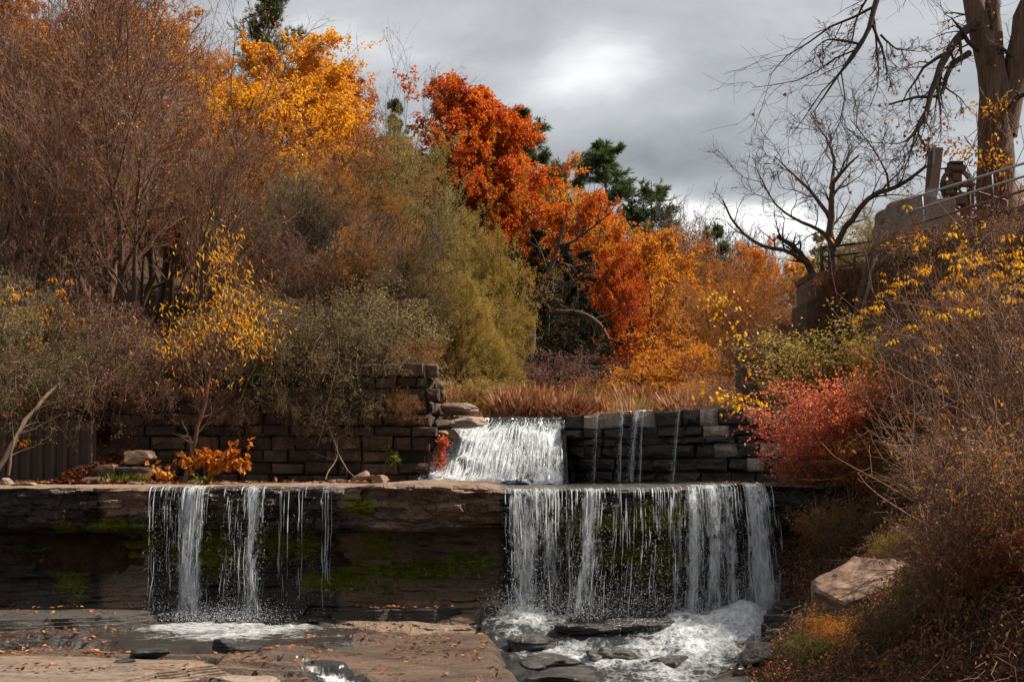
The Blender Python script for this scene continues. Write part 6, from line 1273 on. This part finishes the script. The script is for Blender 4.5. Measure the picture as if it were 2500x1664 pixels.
def bankshrub(pr, name, px_, py_, s, label, leaf, Y=None, group=None, twig=None, cat='shrub', wx=1.0):
    """stands where the ray through its foot meets the bank"""
    Ys_ = np.linspace(15.5, 33.5, 700); Xr = (px_-CX)/F*Ys_; Zr = CZ+(HY-py_)/F*Ys_; zz = ground_z(Xr, Ys_); hit = np.where(Zr < zz)[0]; k = hit[0] if len(hit) else -1
    o = thing(name, label, cat, (Xr[k], Ys_[k], zz[k]-.03), random.random()*6.28, group); o.scale = (s*wx, s*wx, s)
    for n, me, mt in pr.parts: add(n, me, M[leaf] if n == 'foliage' else (M[twig] if twig else mt), o)
    return o
bankshrub(dens_, 'burning_bush', 2060, 1130, .85, 'scarlet-leaved bush on the bank beside the black dam', 'scarlet', wx=1.15)
bankshrub(dens_, 'burning_bush', 2000, 1215, .95, 'red and orange bush overhanging the right end of the wide fall', 'scarlet', wx=1.1)
bankshrub(dens_, 'burning_bush', 2160, 1090, .7, 'smaller rust-red bush behind the bare saplings', 'rust')
bankshrub(dens_, 'burning_bush', 2080, 1215, .6, 'rusty-red bush low on the bank above the brown boulder', 'rust', wx=1.2)
bankshrub(dens_, 'shrub', 2030, 1000, .95, 'yellow-green bush above the scarlet-leaved bush', 'yolive', wx=1.4)
bankshrub(dens_, 'shrub', 1950, 1050, .6, 'lime-yellow bush beside the dam end', 'yolive', wx=1.1)
bankshrub(dens_, 'shrub', 2130, 960, .6, 'olive and yellow bush below the leaning plank', 'yolive', wx=1.2)
bankshrub(dens_, 'shrub', 2060, 1370, .55, 'dark green bush between the wide fall and the boulder', 'green', wx=1.2)
bankshrub(dens_, 'shrub', 2050, 860, .5, 'green bramble at the foot of the abutment', 'green', wx=1.2)
bankshrub(dens_, 'shrub', 1990, 960, .55, 'brown seedy bush under the abutment', 'rust', wx=1.2)
bankshrub(dens_, 'shrub', 1960, 770, .3, 'bright lime clump clinging to the abutment corner', 'bright')
G9 = 'bare brushy shrubs on the right bank'
for x_, y_, s_ in [(2260, 1110, .6), (2330, 1060, 1.0), (2420, 1000, 1.0), (2300, 1250, .7), (2400, 1230, .8), (2480, 1150, 1.0), (2360, 1400, .8), (2450, 1400, .9), (2200, 900, .6), (2300, 850, .6), (2400, 820, .6), (2480, 900, .8), (2270, 720, .35), (2380, 690, .4), (2460, 640, .4), (2300, 1600, .6), (2420, 1580, .7), (2490, 1500, .8), (2180, 1240, .4), (1960, 1260, .6), (1900, 980, .8), (1880, 900, .9), (2250, 960, .5)]:
    lf = 'brown' if rng.random() < .6 else 'rust'; bankshrub(brA if rng.random() < .6 else brB, 'brushy_shrub', x_, y_, s_, CN[lf]+' brushy shrub with many bare twigs on the right bank', lf, group=CN[lf]+' '+G9)
G10 = 'saplings with yellow drooping leaves on the right bank'
for x_, y_, s_, pr in [(2080, 800, .4, saA), (2190, 830, .5, saB), (2270, 800, .45, saA), (2340, 830, .5, saC), (2420, 800, .5, saB), (2480, 820, .55, saA), (2230, 920, .75, saC), (2320, 950, .8, saA), (2400, 930, .8, saB), (2490, 980, .8, saC), (2150, 950, .6, saA), (2280, 1040, .8, saC), (2450, 680, .3, saA), (2360, 690, .32, saB), (2250, 660, .25, saA), (2190, 640, .2, saB), (2440, 1120, .8, saC), (2110, 880, .5, saB)]:
    bankshrub(pr, 'sapling', x_, y_, s_, 'thin bare sapling with yellow drooping leaf clusters on the right bank', 'yellow', group=G10, cat='sapling')
G11 = 'tall bare saplings low on the right bank'
saD = p_sapling(H=3.2, stems=3, clusters=5, n1=12, l1=.42, per=3, leaf=.09, twig='twig', t0=.2, r=.024)
for x_, y_, s_ in [(2290, 1380, .95), (2400, 1330, 1.0), (2460, 1290, .9), (2340, 1220, .8)]:
    bankshrub(saD, 'sapling', x_, y_, s_, 'tall bare many-branched sapling above the brown boulder', 'gold', group=G11, cat='sapling')
for x_, y_, s_, lf, lb in [(2190, 1400, .32, 'yolive', 'yellow-green sprig growing behind the brown boulder'), (2260, 1520, .34, 'bright', 'lime-green weed right of the brown boulder'), (2160, 1590, .3, 'green', 'grey-green weed below the brown boulder'), (2380, 1510, .4, 'rust', 'russet bramble among dead leaves above the bottom bank'), (2440, 1610, .4, 'scarlet', 'dark red bramble low on the leafy bank'), (2030, 1600, .28, 'gold', 'golden weed at the foot of the brown boulder'), (1985, 1640, .26, 'bright', 'green tuft on the dark slab at the bank foot'), (2320, 1440, .36, 'bright', 'green-leaved bramble under bare saplings'), (2470, 1480, .4, 'yolive', 'yellow-olive bramble under tall bare saplings'), (2000, 1330, .34, 'gold', 'golden-leaved bramble overhanging the wet rock step'), (1975, 1270, .3, 'scarlet', 'coral-leaved twig cluster reaching toward the wide fall'), (2330, 1120, .4, 'gold', 'gold-flecked bramble amid bare twigs'), (2440, 1040, .4, 'rust', 'rust-leaved bramble amid bare twigs high on the bank'), (2210, 1180, .35, 'rust', 'rust-leaved bramble right of the scarlet bushes')]:
    bankshrub(dens_, 'bramble', x_, y_, s_, lb, lf, cat='bramble', wx=1.15)
# branch of round yellow leaves reaching over the dam
def round_branch(label, lines, n, mat):
    root = tree_from('yellow_branch', label, lines, [dict(n=6, ang=45, len=.3, np=5, up=.02, wand=.15, rr=.5, rmin=.004, t=(.3, 1))], (M['redbark'], M['redbark']), None, 'sapling'); inv = -np.array(root.location)
    C = []
    for pts, _, _ in lines:
        pts = np.array(pts); t = np.clip(1-np.abs(rng.normal(size=n))*.33, 0, 1)*(len(pts)-1); C.append(np.stack([np.interp(t, range(len(pts)), pts[:, k]) for k in range(3)], 1)+rng.normal(size=(n, 3))*np.array([.16, .12, .09]))
    C = np.concatenate(C)+inv; m = len(C); s = .055+.06*rng.random(m)
    add('foliage', leaf_mesh('foliage', leaves(C, rdir(m)*.6+np.array([-.2, -.3, -.5]), rdir(m)*.6+np.array([.2, -.7, .5]), s, s*.78, fold=.1, droop=.15)), M[mat], root)
round_branch('sapling with round yellow leaves arching low over the dam cap stones', [([q(1935, 1120, 29), q(1890, 1010, 28.6), q(1810, 960, 28.3), q(1725, 965, 28)], .02, .005), ([q(1890, 1010, 28.6), q(1850, 985, 28.4), q(1790, 985, 28.2)], .012, .004)], 70, 'yellow')
round_branch('sapling with scattered round yellow leaves before the concrete pier', [([q(1945, 1090, 29.4), q(1880, 960, 29.2), q(1820, 850, 29), q(1760, 760, 28.8)], .018, .004), ([q(1870, 930, 29.2), q(1830, 800, 29), q(1770, 720, 28.9), q(1720, 745, 28.8)], .012, .004)], 50, 'yellow')
# creeper with yellow leaves on the great trunk
cr = thing('creeper', 'yellow-leaved creeper climbing the great trunk beside the hoist', 'creeper', q(2400, 560, 34.7)); mb = MB()
for (x_, y_, n, sx, sy) in [(2405, 262, 34, .35, .12), (2440, 250, 20, .2, .1), (2340, 372, 60, .45, .16), (2310, 365, 30, .3, .14), (2400, 375, 36, .3, .14), (2425, 390, 24, .25, .12), (2450, 425, 10, .08, .2), (2430, 300, 10, .3, .2)]:
    C = P(x_, y_, 34.5)+rng.normal(size=(n, 3))*np.array([sx, .12, sy])-np.array(cr.location); r = leaves(C, rdir(n)*.7+np.array([-.1, -.2, -.5]), rdir(n)*.5+np.array([0, -.6, .6]), .13, .06); mb.add(r[0], None, r[1], r[2])
add('foliage', mb.mesh('foliage', False), M['yellow'], cr)
n = 60; P0 = []; 
for k in range(n):
    x_ = 2375+rng.random()*110; y0_ = 560; y1_ = 560-rng.random()*360; t = np.linspace(0, 1, 8); P0.append(np.stack([P(x_, y0_, 34.75)*(1-s)+P(x_+rng.normal()*25, y1_, 34.85)*s+rng.normal(size=3)*np.array([.06, .05, .03]) for s in t])-np.array(cr.location))
V, Q, A = tubes(np.stack(P0), np.full((n, 8), .012), 3); add('stems', mk('stems', V, Q, None, {'rnd': A}), M['twig'], cr)

# ------------------------------------------------------------------ fallen leaves, moss grass, red algae
def litter(name, label, polys, n, L, mat='litter', zf=None, flat=3, seed=1):
    C = []
    for (x0, x1, y0, y1, w) in polys:
        k = int(n*w); X = x0+rng.random(k)*(x1-x0); Y = y0+rng.random(k)*(y1-y0); m = fbm(X*1.3, Y*1.3, 0, 3, seed) > .42; C.append(np.stack([X[m], Y[m], zf(X[m], Y[m])+.012], 1))
    C = np.concatenate(C); k = len(C); D = rdir(k); D[:, 2] *= .25; r = leaves(C, D, rdir(k)*.5+np.array([0, 0, 1.2]), L*(.6+.8*rng.random(k)), L*.75*(.6+.8*rng.random(k)), fold=.15, droop=-.1)
    return add(name, leaf_mesh(name, r), M[mat], kind='stuff', label=label, cat='leaves')
def bedtop(X, Y):
    z = bed_z(X, Y); 
    z = np.where((X < -6.3) & (Y > 23.1), np.maximum(z, -2.03), z); z = np.where((X < -4) & (Y < 18.9), np.maximum(z, -2.24), z); z = np.where((X > -2.6) & (X < -.8) & (Y > 23.7), np.maximum(z, -1.99), z); return z
litter('fallen_leaves', 'orange and brown fallen leaves strewn over the dark bed rock', [(-9, -5.8, 20, 25, 1.0), (-9, -5.5, 19.2, 21.5, .7), (-3.2, -.4, 20, 24.6, .7), (-9, -3, 18, 20.5, .6), (-4, 0, 16.5, 20, .25)], 900, .075, zf=bedtop)
litter('fallen_leaves', 'thick red-brown fallen leaves on the slope above the ledge', [(-10.4, -8.5, 31.5, 34.3, 3.0), (-12, -9.5, 31.2, 33, .5)], 1500, .09, zf=lambda X, Y: np.maximum(ground_z(X, Y), 0)+.02)
litter('fallen_leaves', 'brown fallen leaves along the ledge top and hillside', [(-9, -3, 30, 33.6, .2), (-20, -4, 35, 48, 3.0), (4.2, 5.6, 25, 31, .35)], 1800, .1, zf=lambda X, Y: np.maximum(ground_z(X, Y), 0)+.02)
litter('fallen_leaves', 'pale dry fallen leaves on dark rock steps under the boulder', [(3.5, 5.4, 18, 22.4, 1.0)], 900, .085, 'brown', zf=lambda X, Y: np.maximum(ground_z(X, Y), np.maximum(bed_z(X, Y), -2.42))+.02)
def mgrass():
    C = []
    for (x_, y_, Y_, sx, sz, n) in [(850, 1432, 24.5, .35, .04, 420), (945, 1436, 24.4, .12, .06, 130), (1040, 1400, 24.7, .5, .02, 260), (1600, 1412, 24.8, .28, .04, 450), (1150, 1380, 24.8, .2, .05, 140), (1930, 1620, 19.6, .2, .12, 400), (1900, 1080, 30.5, .1, .3, 250)]:
        C.append(P(x_, y_, Y_)+rng.normal(size=(n, 3))*np.array([sx, .1, sz]))
    C = np.concatenate(C); n = len(C); return leaf_mesh('wet_grass', leaves(C, rdir(n)*.5+np.array([0, -.5, .2]), rdir(n), .05+.07*rng.random(n), .007+.006*rng.random(n), droop=.7))
add('wet_grass', mgrass(), M['sgrass'], kind='stuff', label='short yellow-green grass clinging to the wet rock shelves', cat='grass')
al = thing('red_algae', 'bright red-orange stained growth beside the white cascade', 'algae', tuple(P(1080, 1100, 34.1))); mb = MB()
for (x_, y_, n, sx, sz) in [(1083, 1078, 160, .07, .05), (1078, 1105, 160, .05, .16), (1070, 1130, 120, .08, .12)]:
    C = P(x_, y_, 34.0)+rng.normal(size=(n, 3))*np.array([sx, .05, sz])-np.array(al.location); r = leaves(C, rdir(n), rdir(n), .07, .04); mb.add(r[0], None, r[1], r[2])
add('foliage', mb.mesh('foliage', False), M['scarlet'], al)
# creepers that hide the old concrete
G12 = 'dry creepers hanging over the old abutment'
for x_, y_, Y_, s_, lf in [(2010, 700, 33.3, .55, 'brown'), (2060, 690, 33.2, .6, 'rust'), (2110, 690, 33.0, .6, 'brown'), (1990, 780, 33.2, .5, 'brown'), (1840, 840, 32.4, .5, 'brown'), (1870, 870, 32.3, .5, 'rust'), (1900, 820, 33, .6, 'brown'), (2170, 600, 32.2, .45, 'brown'), (2330, 570, 31.6, .5, 'brown'), (2250, 590, 32, .45, 'rust'), (2430, 530, 29.5, .5, 'brown')]:
    arch(x_, y_, Y_, 'dry brown creeper trailing over the old concrete of the right abutment', s_, lf, arA if rng.random() < .5 else arB, rng.normal()*.4, twig='twig', group=G12)

# cushions of moss on the ledge face
n = len(MOSSP); C = MOSSP+np.array([0, -.012, 0])+rng.normal(size=(n, 3))*.012
add('moss', leaf_mesh('moss', leaves(C, rdir(n)*.7+np.array([0, -.7, -.1]), rdir(n)+np.array([0, -.3, .6]), .03+.03*rng.random(n), .016+.014*rng.random(n))), M['sgrass'], kind='stuff', label='yellow-green moss cushions on the wet ledge face', cat='moss')
